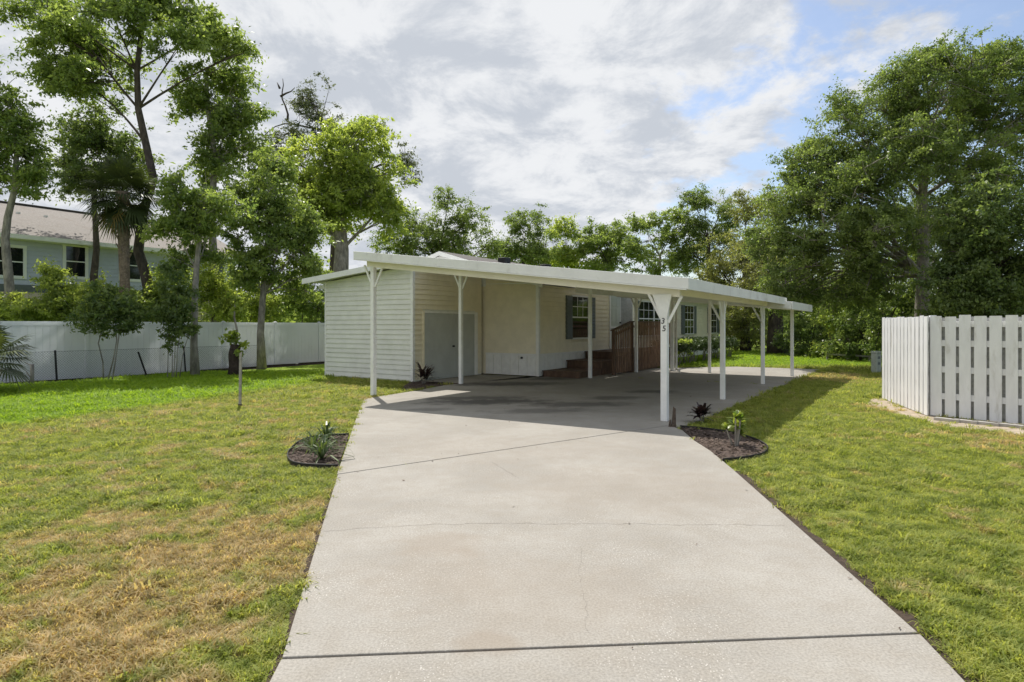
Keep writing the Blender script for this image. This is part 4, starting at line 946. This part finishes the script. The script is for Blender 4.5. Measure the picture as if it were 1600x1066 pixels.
# ------------------------------------------------------------------ big oak and its neighbours on the right
GRT = 'trees on the right'
tree('live_oak', 'huge spreading live oak with hanging moss behind the picket fence', 1442, 24,
     [(1440, 150, 62, 52), (1500, 120, 64, 46), (1560, 150, 60, 62, .5), (1385, 185, 50, 40), (1320, 225, 52, 44), (1270, 265, 48, 44), (1235, 305, 40, 44), (1340, 290, 66, 50, -1), (1420, 250, 66, 52, -1.2),
      (1490, 230, 66, 60, .8), (1550, 260, 60, 54, -.8), (1280, 350, 62, 48, -.5), (1360, 370, 66, 50, -1), (1255, 400, 44, 44), (1310, 420, 56, 44, .6), (1420, 350, 50, 44, .5), (1620, 200, 50, 80), (1500, 330, 60, 44, 1), (1395, 130, 28, 26), (1310, 170, 24, 26), (1450, 95, 30, 24), (1570, 90, 34, 24), (1225, 450, 36, 40, 1), (1290, 470, 44, 36, 1), (1350, 440, 50, 44, 0), (1480, 400, 50, 40, 1.5), (1195, 375, 26, 34, 1)],
     .30, (.140, .066), 92, 2200, 'oak', 'barkgrey', trunk=[(1442, 560), (1441, 490), (1443, 430), (1444, 370), (1440, 310), (1446, 260), (1452, 200)], group=GRT, seed=31, puff=.44, gaps=-.15, moss=60)
tree('leaning_oak', 'oak with thick dark trunk standing behind the carport, right of the hedge', 1213, 36,
     [(1200, 400, 44, 36), (1240, 430, 40, 40), (1180, 440, 36, 34), (1215, 465, 46, 26), (1255, 470, 34, 30), (1165, 480, 30, 24)],
     .50, (.19, .085), 72, 260, 'olive', 'barkdark', trunk=[(1215, 556), (1212, 520), (1212, 480), (1205, 440), (1195, 400), (1190, 380)], group=GRT, seed=32, puff=.5, gaps=-.14, moss=60)
tree('shady_tree', 'dark dense tree behind the picket fence at the right edge', 1545, 20,
     [(1540, 340, 60, 50), (1590, 390, 56, 56), (1510, 400, 44, 50), (1560, 440, 60, 50), (1490, 450, 40, 44), (1625, 460, 50, 60), (1525, 470, 50, 36)],
     .22, (.16, .08), 84, 420, 'dark', 'barkdark', group=GRT, seed=33, puff=.42, gaps=-.2)
GU = 'shrubs at the edge of the woods'
for i, (cx, d, lobes, lm, lab) in enumerate((
    (1160, 40, [(1160, 500, 40, 34), (1140, 525, 34, 20), (1185, 520, 30, 24)], 'olive', 'olive shrub at the edge of the woods directly behind the hedge end'),
    (1270, 33, [(1265, 490, 30, 40), (1290, 520, 34, 36), (1250, 530, 30, 28), (1275, 545, 40, 14)], 'dark', 'dark shrub right of the thick oak trunk behind the last carport post'),
    (1310, 31, [(1300, 500, 26, 40), (1325, 530, 30, 30), (1305, 550, 34, 14)], 'lime', 'bright green leafy shrub at the woods edge above the low timber rail'),
    (1345, 29, [(1345, 480, 40, 50), (1370, 520, 34, 36), (1330, 540, 34, 22)], 'dark', 'dark tangled shrub just left of the picket fence top'),
    (1405, 27, [(1400, 450, 44, 60), (1425, 490, 40, 50), (1385, 520, 34, 40)], 'oak', 'tall shrub behind the short picket fence run'),
    (1480, 26, [(1480, 480, 50, 50), (1450, 520, 40, 40), (1520, 510, 44, 44)], 'dark', 'shrub behind the long picket fence run beside the oak trunk'),
    (1580, 25, [(1580, 500, 60, 40), (1630, 480, 60, 60)], 'dark', 'shrub behind the picket fence at the right frame edge'),
    (1230, 44, [(1235, 500, 60, 40), (1290, 490, 50, 44), (1190, 500, 40, 30)], 'oak', 'shadowy thicket deep behind the thick oak trunk'),
    (1100, 48, [(1100, 480, 60, 44), (1050, 490, 50, 40), (1140, 500, 40, 36)], 'olive', 'olive thicket behind the far end of the home'))):
    tree('shrub', lab, cx, d, lobes, .06, (.18, .085), 64, 130, lm, 'barkdark', group=GU, seed=41 + i, puff=.42, gaps=-.25, cat='shrub', parts=('stem', 'foliage'))

# ------------------------------------------------------------------ shrubs behind the white fence
GS = 'shrubs behind the white fence'
for i, (cx, d, lobes, lm, lab) in enumerate((
    (20, 22, [(15, 485, 40, 24), (-10, 492, 40, 24), (48, 488, 30, 22)], 'lime', 'green shrub behind the white fence at the left edge, below the forked tree'),
    (85, 23, [(82, 468, 32, 32), (105, 484, 30, 24), (80, 432, 14, 20)], 'lime', 'tall green shrub behind the white fence between the townhouse windows'),
    (130, 24, [(130, 478, 34, 26), (150, 466, 24, 22)], 'lime', 'yellow green shrub behind the white fence under the second townhouse window'),
    (195, 25, [(190, 478, 34, 28), (212, 488, 26, 24)], 'mid', 'shrub behind the white fence at the foot of the palm'),
    (262, 26, [(262, 455, 22, 40), (250, 482, 26, 26)], 'lime', 'bright shrub behind the white fence right of the tallest trunk'),
    (330, 26.5, [(335, 450, 36, 44), (350, 480, 34, 30), (318, 475, 26, 36)], 'lime', 'bright yellow green shrub behind the white fence right of the slim pale trunk'),
    (392, 28, [(385, 460, 34, 36), (410, 480, 32, 30)], 'lime', 'bright shrub behind the white fence at the leafy tree trunk'),
    (465, 30, [(455, 470, 36, 36), (485, 455, 30, 50), (500, 490, 26, 30)], 'mid', 'green shrub behind the white fence beside the shed'))):
    tree('shrub', lab, cx, d, lobes, .05, (.16, .08), 66, 120, lm, 'barkdark', group=GS, seed=61 + i, puff=.38, gaps=-.25, cat='shrub', parts=('stem', 'foliage'))

# multi-stemmed shrubs in front of the fence
def stem_shrub(label, base_x, base_y, stems, lobes, lm, seed, r=.022):
    p = gp(base_x, base_y); d = p.y; k = d / F
    root = empty('stemmed_shrub', (p.x, p.y, GZ)); tag(root, label, 'shrub', 'stemmed shrubs in front of the white fence')
    rnd = random.Random(seed); rs = np.random.RandomState(seed)
    for st_ in stems:
        P = [Vector(((x - base_x) * k, rnd.uniform(-.1, .1), (base_y - y) * k)) for x, y in st_]; P[0].z = 0
        MB().tube(P, [r * (1 - .4 * i / (len(P) - 1)) for i in range(len(P))], 6).obj('stem', MT['barkgrey'], root, smooth=True)
    cs = []
    for cx, cy, rx, ry in lobes:
        for _ in range(int(rx * ry * .042)):
            q = unit(rs.normal(size=(1, 3)))[0] * rs.random() ** .4
            cs.append(((cx - base_x + q[0] * rx) * k, q[1] * rx * k * .9, (base_y - cy) * k + q[2] * ry * k))
    vts, tint = leaf_cloud(rs, np.array(cs), .22, 46, .105, .052, .3, .8)
    quad_mesh('foliage', vts, LF[lm], tint, root)
stem_shrub('dense dark shrub on three thin bare stems in front of the white fence', 168, 595, [[(163, 595), (160, 565), (157, 535), (160, 500)], [(166, 595), (174, 560), (184, 530), (182, 495)], [(178, 595), (182, 565), (188, 530), (190, 490)]],
           [(150, 500, 34, 26), (185, 490, 40, 30), (170, 465, 40, 24), (205, 505, 22, 22)], 'dark', 71)
stem_shrub('tall narrow dark shrub with a fan of stems beside the slim pale trunk', 272, 592, [[(264, 590), (262, 560), (260, 520)], [(270, 590), (269, 555), (268, 500)], [(274, 590), (276, 550), (284, 500)], [(278, 590), (284, 555), (296, 520)], [(272, 590), (273, 540), (275, 470)]],
           [(266, 440, 20, 30), (282, 470, 24, 30), (262, 490, 20, 34), (290, 505, 16, 24), (266, 525, 14, 18)], 'dark', 72, .016)
# stump with a vine
p = gp(367, 588); k = p.y / F
stp = empty('tree_stump', (p.x, p.y, GZ)); tag(stp, 'dark rotten stump with leafy vine on top by the white fence', 'stump')
MB().tube([(0, 0, 0), (.02, 0, .35), (-.02, 0, .75), (.03, 0, 1.05)], [.24, .2, .18, .15], 10).obj('trunk', MT['stump'], stp, smooth=True)
MB().tube([(.02, .02, 1.0), (.05, .05, 1.5), (-.02, 0, 1.95), (.02, 0, 2.6)], [.04, .035, .03, .02], 6).obj('shoot', MT['barkgrey'], stp, smooth=True)
rs = np.random.RandomState(5)
vts, tint = leaf_cloud(rs, np.array([(.1, -.1, 1.15), (-.15, -.1, 1.2), (.3, -.05, 1.05), (0, -.1, 1.4), (.2, -.15, .8), (-.25, 0, 1.35), (.05, 0, 2.2), (.15, 0, 2.5), (-.1, 0, 2.6)]), .2, 26, .17, .12, .3, .8)
quad_mesh('vine', vts, LF['lime'], tint, stp)
# dead sapling by the chain link
p = gp(50, 603); ds_ = empty('dead_sapling', (p.x, p.y, GZ)); tag(ds_, 'small broken grey sapling stub against the chain link fence at the left', 'stump')
MB().tube([(0, 0, 0), (.01, 0, .3), (0, 0, .62)], [.05, .045, .055], 7).obj('trunk', MT['barkgrey'], ds_, smooth=True)
MB().tube([(0, 0, .2), (-.12, 0, .36), (-.16, 0, .42)], [.02, .015, .008], 5).obj('twig', MT['barkgrey'], ds_); MB().tube([(0, 0, .58), (-.1, 0, .62), (-.2, 0, .68)], [.02, .015, .006], 5).obj('twig', MT['barkgrey'], ds_)

# ------------------------------------------------------------------ palms
def fan_palm(name, label, loc, trunk_h, r0, nf, rad, seed, lean=(0, 0), zlo=-55, dead=4, cat='palm tree', petiole=1.0, group=None, bend=None):
    rnd = random.Random(seed); root = empty(name, loc); tag(root, label, cat, group)
    top = Vector((lean[0], lean[1], trunk_h))
    if trunk_h > .3:
        P = [Vector((lean[0] * (i / 10) ** 1.5, lean[1] * (i / 10), trunk_h * i / 10)) for i in range(11)]
        MB().tube(P, [r0 * (1.15 if i == 0 else 1 + .08 * math.sin(i * 2.1) + (.18 if i > 7 else 0)) for i in range(11)], 12).obj('trunk', MT['barkpalm'], root, smooth=True)
        bt = MB()
        for i in range(26):                       # old leaf bases below the crown
            z = trunk_h * (.62 + .36 * i / 26); a = i * 2.4; q = Vector((lean[0] * (z / trunk_h) ** 1.5, lean[1] * z / trunk_h, z)); d = Vector((math.cos(a), math.sin(a), 0))
            bt.bar(q + d * r0 * .9, q + d * (r0 * 1.5) + Vector((0, 0, .22)), .07, .03)
        bt.obj('leaf_base', MT['barkpalm'], root)
    for i in range(nf):
        a = i * 2.399 + rnd.uniform(-.2, .2); e = R(88 - (88 - zlo) * (i / (nf - 1)) ** .9 + rnd.uniform(-8, 8)); isdead = i >= nf - dead
        d = Vector((math.cos(a) * math.cos(e), math.sin(a) * math.cos(e), math.sin(e)))
        pl_ = petiole * rnd.uniform(.8, 1.15); side = d.cross(Vector((0, 0, 1)));
        if side.length < .1: side = Vector((-math.sin(a), math.cos(a), 0))
        side.normalize(); nrm = side.cross(d).normalized()
        hub = top + d * pl_ + Vector((0, 0, -.12 * pl_))
        V_ = []; T_ = []
        pw = .018
        V_ += [top - side * pw, top + side * pw, hub + side * pw * .6, hub - side * pw * .6]; T_.append(.6)
        V_ += [top - nrm * pw, top + nrm * pw, hub + nrm * pw * .6, hub - nrm * pw * .6]; T_.append(.6)
        nl = 30; tt = rnd.random() * .7
        for j in range(nl):
            th = R(-128 + 256 * j / (nl - 1)); ld = (d * math.cos(th) + side * math.sin(th)).normalized(); ln_ = rad * (1 - .28 * abs(th) / 2.2) * rnd.uniform(.88, 1.08)
            fold = nrm * (.18 * math.cos(th * 1.0)); mid_ = hub + ld * ln_ * .55 + fold * ln_ * .2; tip = hub + ld * ln_ * .98 + Vector((0, 0, -.22 * ln_ * rnd.uniform(.5, 1.5)))
            sv = ld.cross(nrm).normalized() * ln_ * .036
            V_ += [hub, mid_ + sv, tip, mid_ - sv]; T_.append(min(1, tt + rnd.random() * .3))
        quad_mesh('frond', np.array([tuple(q) for q in V_]), LF['deadpalm' if isdead else 'palm'], np.array(T_), root)
q = at(197, 300, 24.5)
fan_palm('cabbage_palm', 'cabbage palm with drooping fan fronds standing before the townhouse', (q.x, q.y, GZ), q.z - GZ, .19, 52, 1.0, 81, lean=(-.15, 0), zlo=-72, dead=3, petiole=.85)
q = gp(-26, 616)
fan_palm('young_palm', 'young palm with spiky fan fronds cut off by the left edge, before the fence', (q.x, q.y, GZ), .95, .12, 24, .70, 82, zlo=-35, dead=1, petiole=.55)

# ------------------------------------------------------------------ clipped hedge beside the home
hd = house_frame('hedge'); tag(hd, 'clipped dark green hedge with bare stems along the home wall behind the slab', 'hedge')
rs = np.random.RandomState(91); cs = []
for _ in range(900):
    cs.append((rs.uniform(3.25, 4.65), rs.uniform(10.6, 19.5), rs.uniform(.62, 1.02)))
vts, tint = leaf_cloud(rs, np.array(cs), .14, 50, .065, .038, .1, .8); quad_mesh('foliage', vts, LF['hedge'], tint, hd)
cs = [(rs.uniform(4.2, 4.8), rs.uniform(10.5, 11.4), rs.uniform(.5, 1.12)) for _ in range(14)]
vts, tint = leaf_cloud(rs, np.array(cs), .15, 50, .075, .042, .1, .8); quad_mesh('fresh_growth', vts, LF['lime'], tint, hd)
rnd = random.Random(9)
for i in range(26):
    v_, u_ = rnd.uniform(3.5, 4.4), 10.8 + i * .34
    mb = MB()
    for j in range(3): mb.tube([(v_, u_, GZ), (v_ + rnd.uniform(-.1, .15), u_ + rnd.uniform(-.15, .15), .32), (v_ + rnd.uniform(-.25, .4), u_ + rnd.uniform(-.3, .3), .74)], [.02, .014, .01], 5)
    mb.obj('stem', MT['barkgrey'], hd)

# ------------------------------------------------------------------ planting beds and plants
def bed(name, label, poly, mulch_n, seed, edging=True, close=True, edge_pts=None):
    c = Vector((sum(p[0] for p in poly) / len(poly), sum(p[1] for p in poly) / len(poly), 0))
    root = empty(name, c); tag(root, label, 'planting bed')
    pts = [(p[0] - c.x, p[1] - c.y) for p in poly]
    MB().prism(pts, GZ - .05, GZ + .03).obj('soil', MT['mulch'], root)
    rs = np.random.RandomState(seed); P = np.array(pts); lo, hi = P.min(0), P.max(0); q = rs.uniform(lo, hi, (mulch_n * 3, 2)); q = q[inpoly(q, pts)][:mulch_n]; n = len(q)
    cc = np.column_stack([q, np.full(n, GZ + .035) + rs.uniform(0, .015, n)]); a = rs.uniform(0, 6.28, n)
    d = unit(np.column_stack([np.cos(a), np.sin(a), rs.normal(0, .25, n)])); nr = unit(np.column_stack([rs.normal(0, .5, n), rs.normal(0, .5, n), np.ones(n)]))
    mo = quad_mesh('mulch', kites(cc, d, nr, rs.uniform(.03, .08, n), rs.uniform(.012, .03, n)), LF['mulchchip'], rs.random(n), root); mo['kind'] = 'stuff'
    if edge_pts:
        E_ = [Vector((p[0] - c.x, p[1] - c.y)) for p in edge_pts]
        F_ = []
        for i in range(len(E_) - 1): F_ += [E_[i].lerp(E_[i+1], t / 4) for t in range(4)]
        F_.append(E_[-1])
        for _ in range(2): F_ = [F_[0]] + [(F_[i-1] + F_[i] * 2 + F_[i+1]) / 4 for i in range(1, len(F_) - 1)] + [F_[-1]]
        vs = []; fs = []
        for i, p in enumerate(F_):
            d = (F_[min(i+1, len(F_)-1)] - F_[max(i-1, 0)]).normalized(); n_ = Vector((-d.y, d.x)) * .006
            vs += [(p.x - n_.x, p.y - n_.y, GZ - .03), (p.x + n_.x, p.y + n_.y, GZ - .03), (p.x + n_.x, p.y + n_.y, GZ + .055), (p.x - n_.x, p.y - n_.y, GZ + .055)]
            if i: o_ = 4 * i; fs += [(o_-4, o_, o_+1, o_-3), (o_-3, o_+1, o_+2, o_-2), (o_-2, o_+2, o_+3, o_-1), (o_-1, o_+3, o_, o_-4)]
        MB().add(vs, fs).obj('edging', MT['edging'], root)
        MB().tube([(p.x, p.y, GZ + .058) for p in F_], .009, 6).obj('edging_bead', MT['edging'], root, smooth=True)
LF['mulchchip'] = leafmat('mulch_chip', (0.05, 0.034, 0.027), (0.19, 0.14, 0.11), .05, .9)
e1 = [G(545, 681), G(520, 682), G(490, 684), G(465, 693), G(450, 708), G(449, 718), G(456, 726), G(480, 730), G(528, 731)]
bed1 = e1 + [G(532, 718)]
bed('planting_bed', 'mulch bed with strappy plants and black edging left of the driveway', bed1, 800, 1, edge_pts=e1)
e2 = [G(1063, 668.5), G(1095, 671), G(1140, 677), G(1180, 688), G(1198, 698), G(1200, 705), G(1192, 712), G(1165, 718), G(1130, 721)]
bed2 = e2 + [G(1112, 706), G(1088, 690)]
bed('planting_bed', 'mulch bed with a small variegated bush right of the driveway', bed2, 900, 2, edge_pts=e2)
bed3 = [G(632, 603), W2(-.08, -.05), W2(.02, .06), W2(.34, .06), W2(.34, 1.5), W2(-.05, 1.3), G(640, 611), G(628, 609)]
bed('planting_bed', 'dark mulch corner by the shed around a purple leaved plant', bed3, 400, 3)
def rosette(name, label, pos, n, ln, wd, lm, seed, group=None, stem=0.0, el=(20, 80), droop=.5, heads=1):
    root = empty(name, (pos[0], pos[1], GZ + .03)); tag(root, label, 'plant', group); rnd = random.Random(seed); V_ = []; T_ = []; hs = []
    for h in range(heads):
        hx, hy, hz = (rnd.uniform(-.13, .13), rnd.uniform(-.13, .13), stem * rnd.uniform(.35, 1)) if heads > 1 else (0, 0, stem)
        if stem: MB().tube([(hx * .2, hy * .2, -.03), (hx * .7, hy * .7, hz * .5), (hx, hy, hz)], [.014, .012, .010], 6).obj('stem', MT['barkgrey'], root)
        for i in range(n):
            a = rnd.uniform(0, 6.28); e = R(rnd.uniform(*el)); l_ = ln * rnd.uniform(.7, 1.15); d = Vector((math.cos(a) * math.cos(e), math.sin(a) * math.cos(e), math.sin(e))); s = Vector((-math.sin(a), math.cos(a), 0)) * wd / 2
            p0 = Vector((hx, hy, hz)); p1 = p0 + d * l_ * .5; p2 = p0 + d * l_ * .85 + Vector((math.cos(a), math.sin(a), 0)) * l_ * .05 + Vector((0, 0, -droop * l_ * .25)); p3 = p0 + d * l_ + Vector((math.cos(a), math.sin(a), 0)) * l_ * .08 + Vector((0, 0, -droop * l_ * .55))
            V_ += [p0 - s * .5, p0 + s * .5, p1 + s, p1 - s, p1 - s, p1 + s, p2 + s * .7, p2 - s * .7, p2 - s * .7, p2 + s * .7, p3 + s * .1, p3 - s * .1]; t_ = rnd.random(); T_ += [t_] * 3
    quad_mesh('leaf_cluster', np.array([tuple(q) for q in V_]), LF[lm], np.array(T_), root)
GLB = 'strappy plants in the left bed'
for (x, y, lab, sd_) in ((503, 722, 'strappy green plant nearest the camera in the left bed', 1), (489, 707, 'strappy pale green plant at the left of the left bed', 2), (510, 692, 'dark strappy plant at the back of the left bed', 3)):
    p = gp(x, y, GZ); rosette('strappy_plant', lab, (p.x, p.y), 46, .42, .026, 'blade', sd_, GLB, droop=.9)
p = gp(662, 601, GZ); rosette('purple_plant', 'purple black spiky leaved plant at the shed corner', (p.x, p.y), 15, .46, .050, 'purple', 4, stem=.30, el=(-8, 75), droop=.30, heads=5)
p = gp(1098, 663, GZ); rosette('dark_plant', 'low dark leaved plant in the shade beside the slab edge', (p.x, p.y), 18, .26, .06, 'purple', 5, stem=.14, el=(0, 80), droop=.4, heads=3)
p = gp(1149, 700, GZ); rosette('variegated_bush', 'small yellow green bush on pale stems in the right bed', (p.x, p.y), 14, .12, .050, 'variegated', 6, stem=.42, el=(-5, 85), droop=.2, heads=12)

# ------------------------------------------------------------------ grass
def grass():
    rs = np.random.RandomState(7); verts = []; faces = []; kind = []; tint = []
    NK = 5
    for k in range(NK):                       # tuft shapes
        nbl = 22
        for b in range(nbl):
            a = rs.uniform(0, 6.28); ox, oy = rs.normal(0, .028, 2); h = rs.uniform(.012, .040); ln = rs.uniform(.015, .065); w_ = rs.uniform(.0022, .0042)
            dx, dy = math.cos(a), math.sin(a); sx, sy = -dy * w_, dx * w_
            o = len(verts)
            verts += [(ox - sx, oy - sy, 0), (ox + sx, oy + sy, 0), (ox + dx * ln * .4 + sx * .8, oy + dy * ln * .4 + sy * .8, h * .7), (ox + dx * ln * .4 - sx * .8, oy + dy * ln * .4 - sy * .8, h * .7), (ox + dx * ln, oy + dy * ln, h)]
            faces += [(o, o+1, o+2, o+3), (o+3, o+2, o+4)]; kind += [k] * 5; tint += [rs.random()] * 5
    ntv = len(verts)
    def region(x0, x1, y0, y1, dens, sc_):
        n = int((x1 - x0) * (y1 - y0) * dens); P = np.column_stack([rs.uniform(x0, x1, n), rs.uniform(y0, y1, n)])
        P = P[np.abs(P[:, 0]) < P[:, 1] * .92 + 1.6]
        return P, np.full(len(P), sc_)
    regs = [region(-8, 8, 1.8, 5.5, 700, 1.0), region(-10, 11, 5.5, 9, 420, 1.15), region(-15, 14, 9, 14, 210, 1.4), region(-19, 18, 14, 22, 105, 1.8), region(-2, 26, 22, 40, 38, 2.6)]
    P = np.concatenate([r[0] for r in regs]); S = np.concatenate([r[1] for r in regs]) * rs.uniform(.7, 1.25, len(P))
    keep = np.ones(len(P), bool)
    for poly in DRIVE + [bed1, bed2, bed3]: keep &= ~inpoly(P, poly)
    for ja, jb in ((jA0, jA1), (jB0, jB1)): keep &= (segdist(P, ja, jb) > .04) | (rs.random(len(P)) < .10)
    keep &= ~(inpoly(P, SAND) & (rs.random(len(P)) > .12))
    ENV = np.clip([1 + 1.5 * mnoise.noise(Vector((x * 3.1, y * 3.1, 2.2))) for x, y in P], .1, 2.6)
    for ed, g_ in ((EDGE_R, .075), (EDGE_S, .03), (EDGE_L, .03)):
        for i in range(len(ed) - 1): keep &= segdist(P, ed[i], ed[i+1]) > g_ * ENV + .02 * rs.random(len(P))
    uu = (P - np.array([O.x, O.y])) @ np.array([U.x, U.y]); vv = (P - np.array([O.x, O.y])) @ np.array([V.x, V.y])
    keep &= ~((uu > -.02) & (uu < 25) & (vv > -3.9) & (vv < 2.3))
    fdist = (P - np.array([FA.x, FA.y])) @ np.array([fd.y, -fd.x]); keep &= (fdist > .8 + .4 * rs.random(len(P))) | (P[:, 0] > -6)
    # thinner where the lawn is worn
    dry = np.zeros(len(P))
    for p, r, k in DRY: dry = np.maximum(dry, k * np.clip(1.2 - np.hypot(P[:, 0] - p.x, P[:, 1] - p.y) / r, 0, 1))
    keep &= rs.random(len(P)) > dry * 1.0
    # longer in the lush strip
    nx, ny = -(LUSH_B.y - LUSH_A.y), (LUSH_B.x - LUSH_A.x); sdn = ((P[:, 0] - LUSH_A.x) * nx + (P[:, 1] - LUSH_A.y) * ny) / math.hypot(nx, ny)
    S = np.where((sdn > .1) & (P[:, 0] < -6), S * 1.35, S)
    S = np.where(np.minimum(segdist(P, jA0, jA1), segdist(P, jB0, jB1)) < .04, S * .55, S)
    P = P[keep]; S = S[keep]; n = len(P)
    S = S * np.clip([1 + .6 * mnoise.noise(Vector((x * 2.3, y * 2.3, .7))) + .45 * mnoise.noise(Vector((x * 7, y * 7, 4.1))) for x, y in P], .5, 1.45)
    S = np.where(rs.random(n) < .03, S * 1.35, S)
    V_ = np.concatenate([np.array(verts), np.column_stack([P, np.full(n, GZ)])])
    me = bpy.data.meshes.new('grass'); me.from_pydata(V_.tolist(), [], faces)
    kd = me.attributes.new('kind', 'INT', 'POINT'); kd.data.foreach_set('value', np.concatenate([np.array(kind), np.full(n, -1)]).astype(np.int32))
    tn = me.attributes.new('tint', 'FLOAT', 'POINT'); tn.data.foreach_set('value', np.concatenate([np.array(tint), np.zeros(n)]).astype(np.float32))
    ss = me.attributes.new('size', 'FLOAT', 'POINT'); ss.data.foreach_set('value', np.concatenate([np.ones(ntv), S]).astype(np.float32))
    me.materials.append(MT['blade']); me.update()
    o = bpy.data.objects.new('grass', me); COL.objects.link(o)
    ng = bpy.data.node_groups.new('scatter_grass', 'GeometryNodeTree')
    ng.interface.new_socket('Geometry', in_out='INPUT', socket_type='NodeSocketGeometry'); ng.interface.new_socket('Geometry', in_out='OUTPUT', socket_type='NodeSocketGeometry')
    gi = ng.nodes.new('NodeGroupInput'); go = ng.nodes.new('NodeGroupOutput')
    na = ng.nodes.new('GeometryNodeInputNamedAttribute'); na.data_type = 'INT'; na.inputs['Name'].default_value = 'kind'
    nsz = ng.nodes.new('GeometryNodeInputNamedAttribute'); nsz.data_type = 'FLOAT'; nsz.inputs['Name'].default_value = 'size'
    def sel(k):
        c = ng.nodes.new('FunctionNodeCompare'); c.data_type = 'INT'; c.operation = 'EQUAL'
        ng.links.new([s for s in na.outputs if s.enabled][0], [s for s in c.inputs if s.enabled][0]); [s for s in c.inputs if s.enabled][1].default_value = k
        sg = ng.nodes.new('GeometryNodeSeparateGeometry'); sg.domain = 'POINT'
        ng.links.new(gi.outputs[0], sg.inputs['Geometry']); ng.links.new(c.outputs[0], sg.inputs['Selection']); return sg.outputs[0]
    g2i = ng.nodes.new('GeometryNodeGeometryToInstance')
    for k in range(NK): ng.links.new(sel(k), g2i.inputs[0])
    iop = ng.nodes.new('GeometryNodeInstanceOnPoints'); ng.links.new(sel(-1), iop.inputs['Points']); ng.links.new(g2i.outputs[0], iop.inputs['Instance'])
    iop.inputs['Pick Instance'].default_value = True
    ri = ng.nodes.new('FunctionNodeRandomValue'); ri.data_type = 'INT'
    en = [s for s in ri.inputs if s.enabled]; en[0].default_value = 0; en[1].default_value = NK - 1
    ng.links.new([s for s in ri.outputs if s.enabled][0], iop.inputs['Instance Index'])
    rv = ng.nodes.new('FunctionNodeRandomValue'); rv.data_type = 'FLOAT_VECTOR'
    en = [s for s in rv.inputs if s.enabled]; en[0].default_value = (-.15, -.15, 0); en[1].default_value = (.15, .15, 6.28)
    ng.links.new([s for s in rv.outputs if s.enabled][0], iop.inputs['Rotation'])
    ng.links.new([s for s in nsz.outputs if s.enabled][0], iop.inputs['Scale'])
    ng.links.new(iop.outputs[0], go.inputs[0])
    md = o.modifiers.new('scatter', 'NODES'); md.node_group = ng
    tag(o, 'short patchy green and straw coloured lawn grass', 'grass', kind='stuff')
    return n
ng_ = grass(); print('grass tufts', ng_)

# far woods closing the horizon
rs = np.random.RandomState(77); n = 2600
ang = rs.uniform(R(-52), R(52), n); dist = rs.uniform(75, 110, n); X = np.sin(ang) * dist; Y = np.cos(ang) * dist
hgt = np.array([5 + 2.5 * mnoise.noise(Vector((x * .06, y * .05, 1.5))) for x, y in zip(X, Y)])
Z = rs.random(n) ** .8 * hgt
vts, tint = leaf_cloud(rs, np.column_stack([X, Y, Z]), 1.5, 44, .62, .34, .2, .8)
tag(quad_mesh('far_woods', vts, LF['oak'], tint), 'distant green woods closing the horizon', 'woods', kind='stuff')

# a few dry leaves and bits blown onto the concrete
rs = np.random.RandomState(19); P = []
while len(P) < 60:
    q = np.array([[rs.uniform(-3, 8), rs.uniform(2.6, 20)]])
    if any(inpoly(q, pl_)[0] for pl_ in (s1, s2, c1, c2)) and (rs.random() < .06 or min(segdist(q, jB0, jB1)[0], segdist(q, jA0, jA1)[0], segdist(q, G(1145, 733), jB1)[0]) < .12): P.append(q[0])
P = np.array(P); n = len(P); a = rs.uniform(0, 6.28, n)
vts = kites(np.column_stack([P, np.full(n, .008)]), unit(np.column_stack([np.cos(a), np.sin(a), rs.normal(0, .2, n)])), unit(np.column_stack([rs.normal(0, .3, n), rs.normal(0, .3, n), np.ones(n)])), rs.uniform(.015, .05, n), rs.uniform(.008, .022, n))
tag(quad_mesh('leaf_litter', vts, LF['mulchchip'], rs.random(n)), 'scattered dry leaf bits on the concrete driveway', 'leaf litter', kind='stuff')
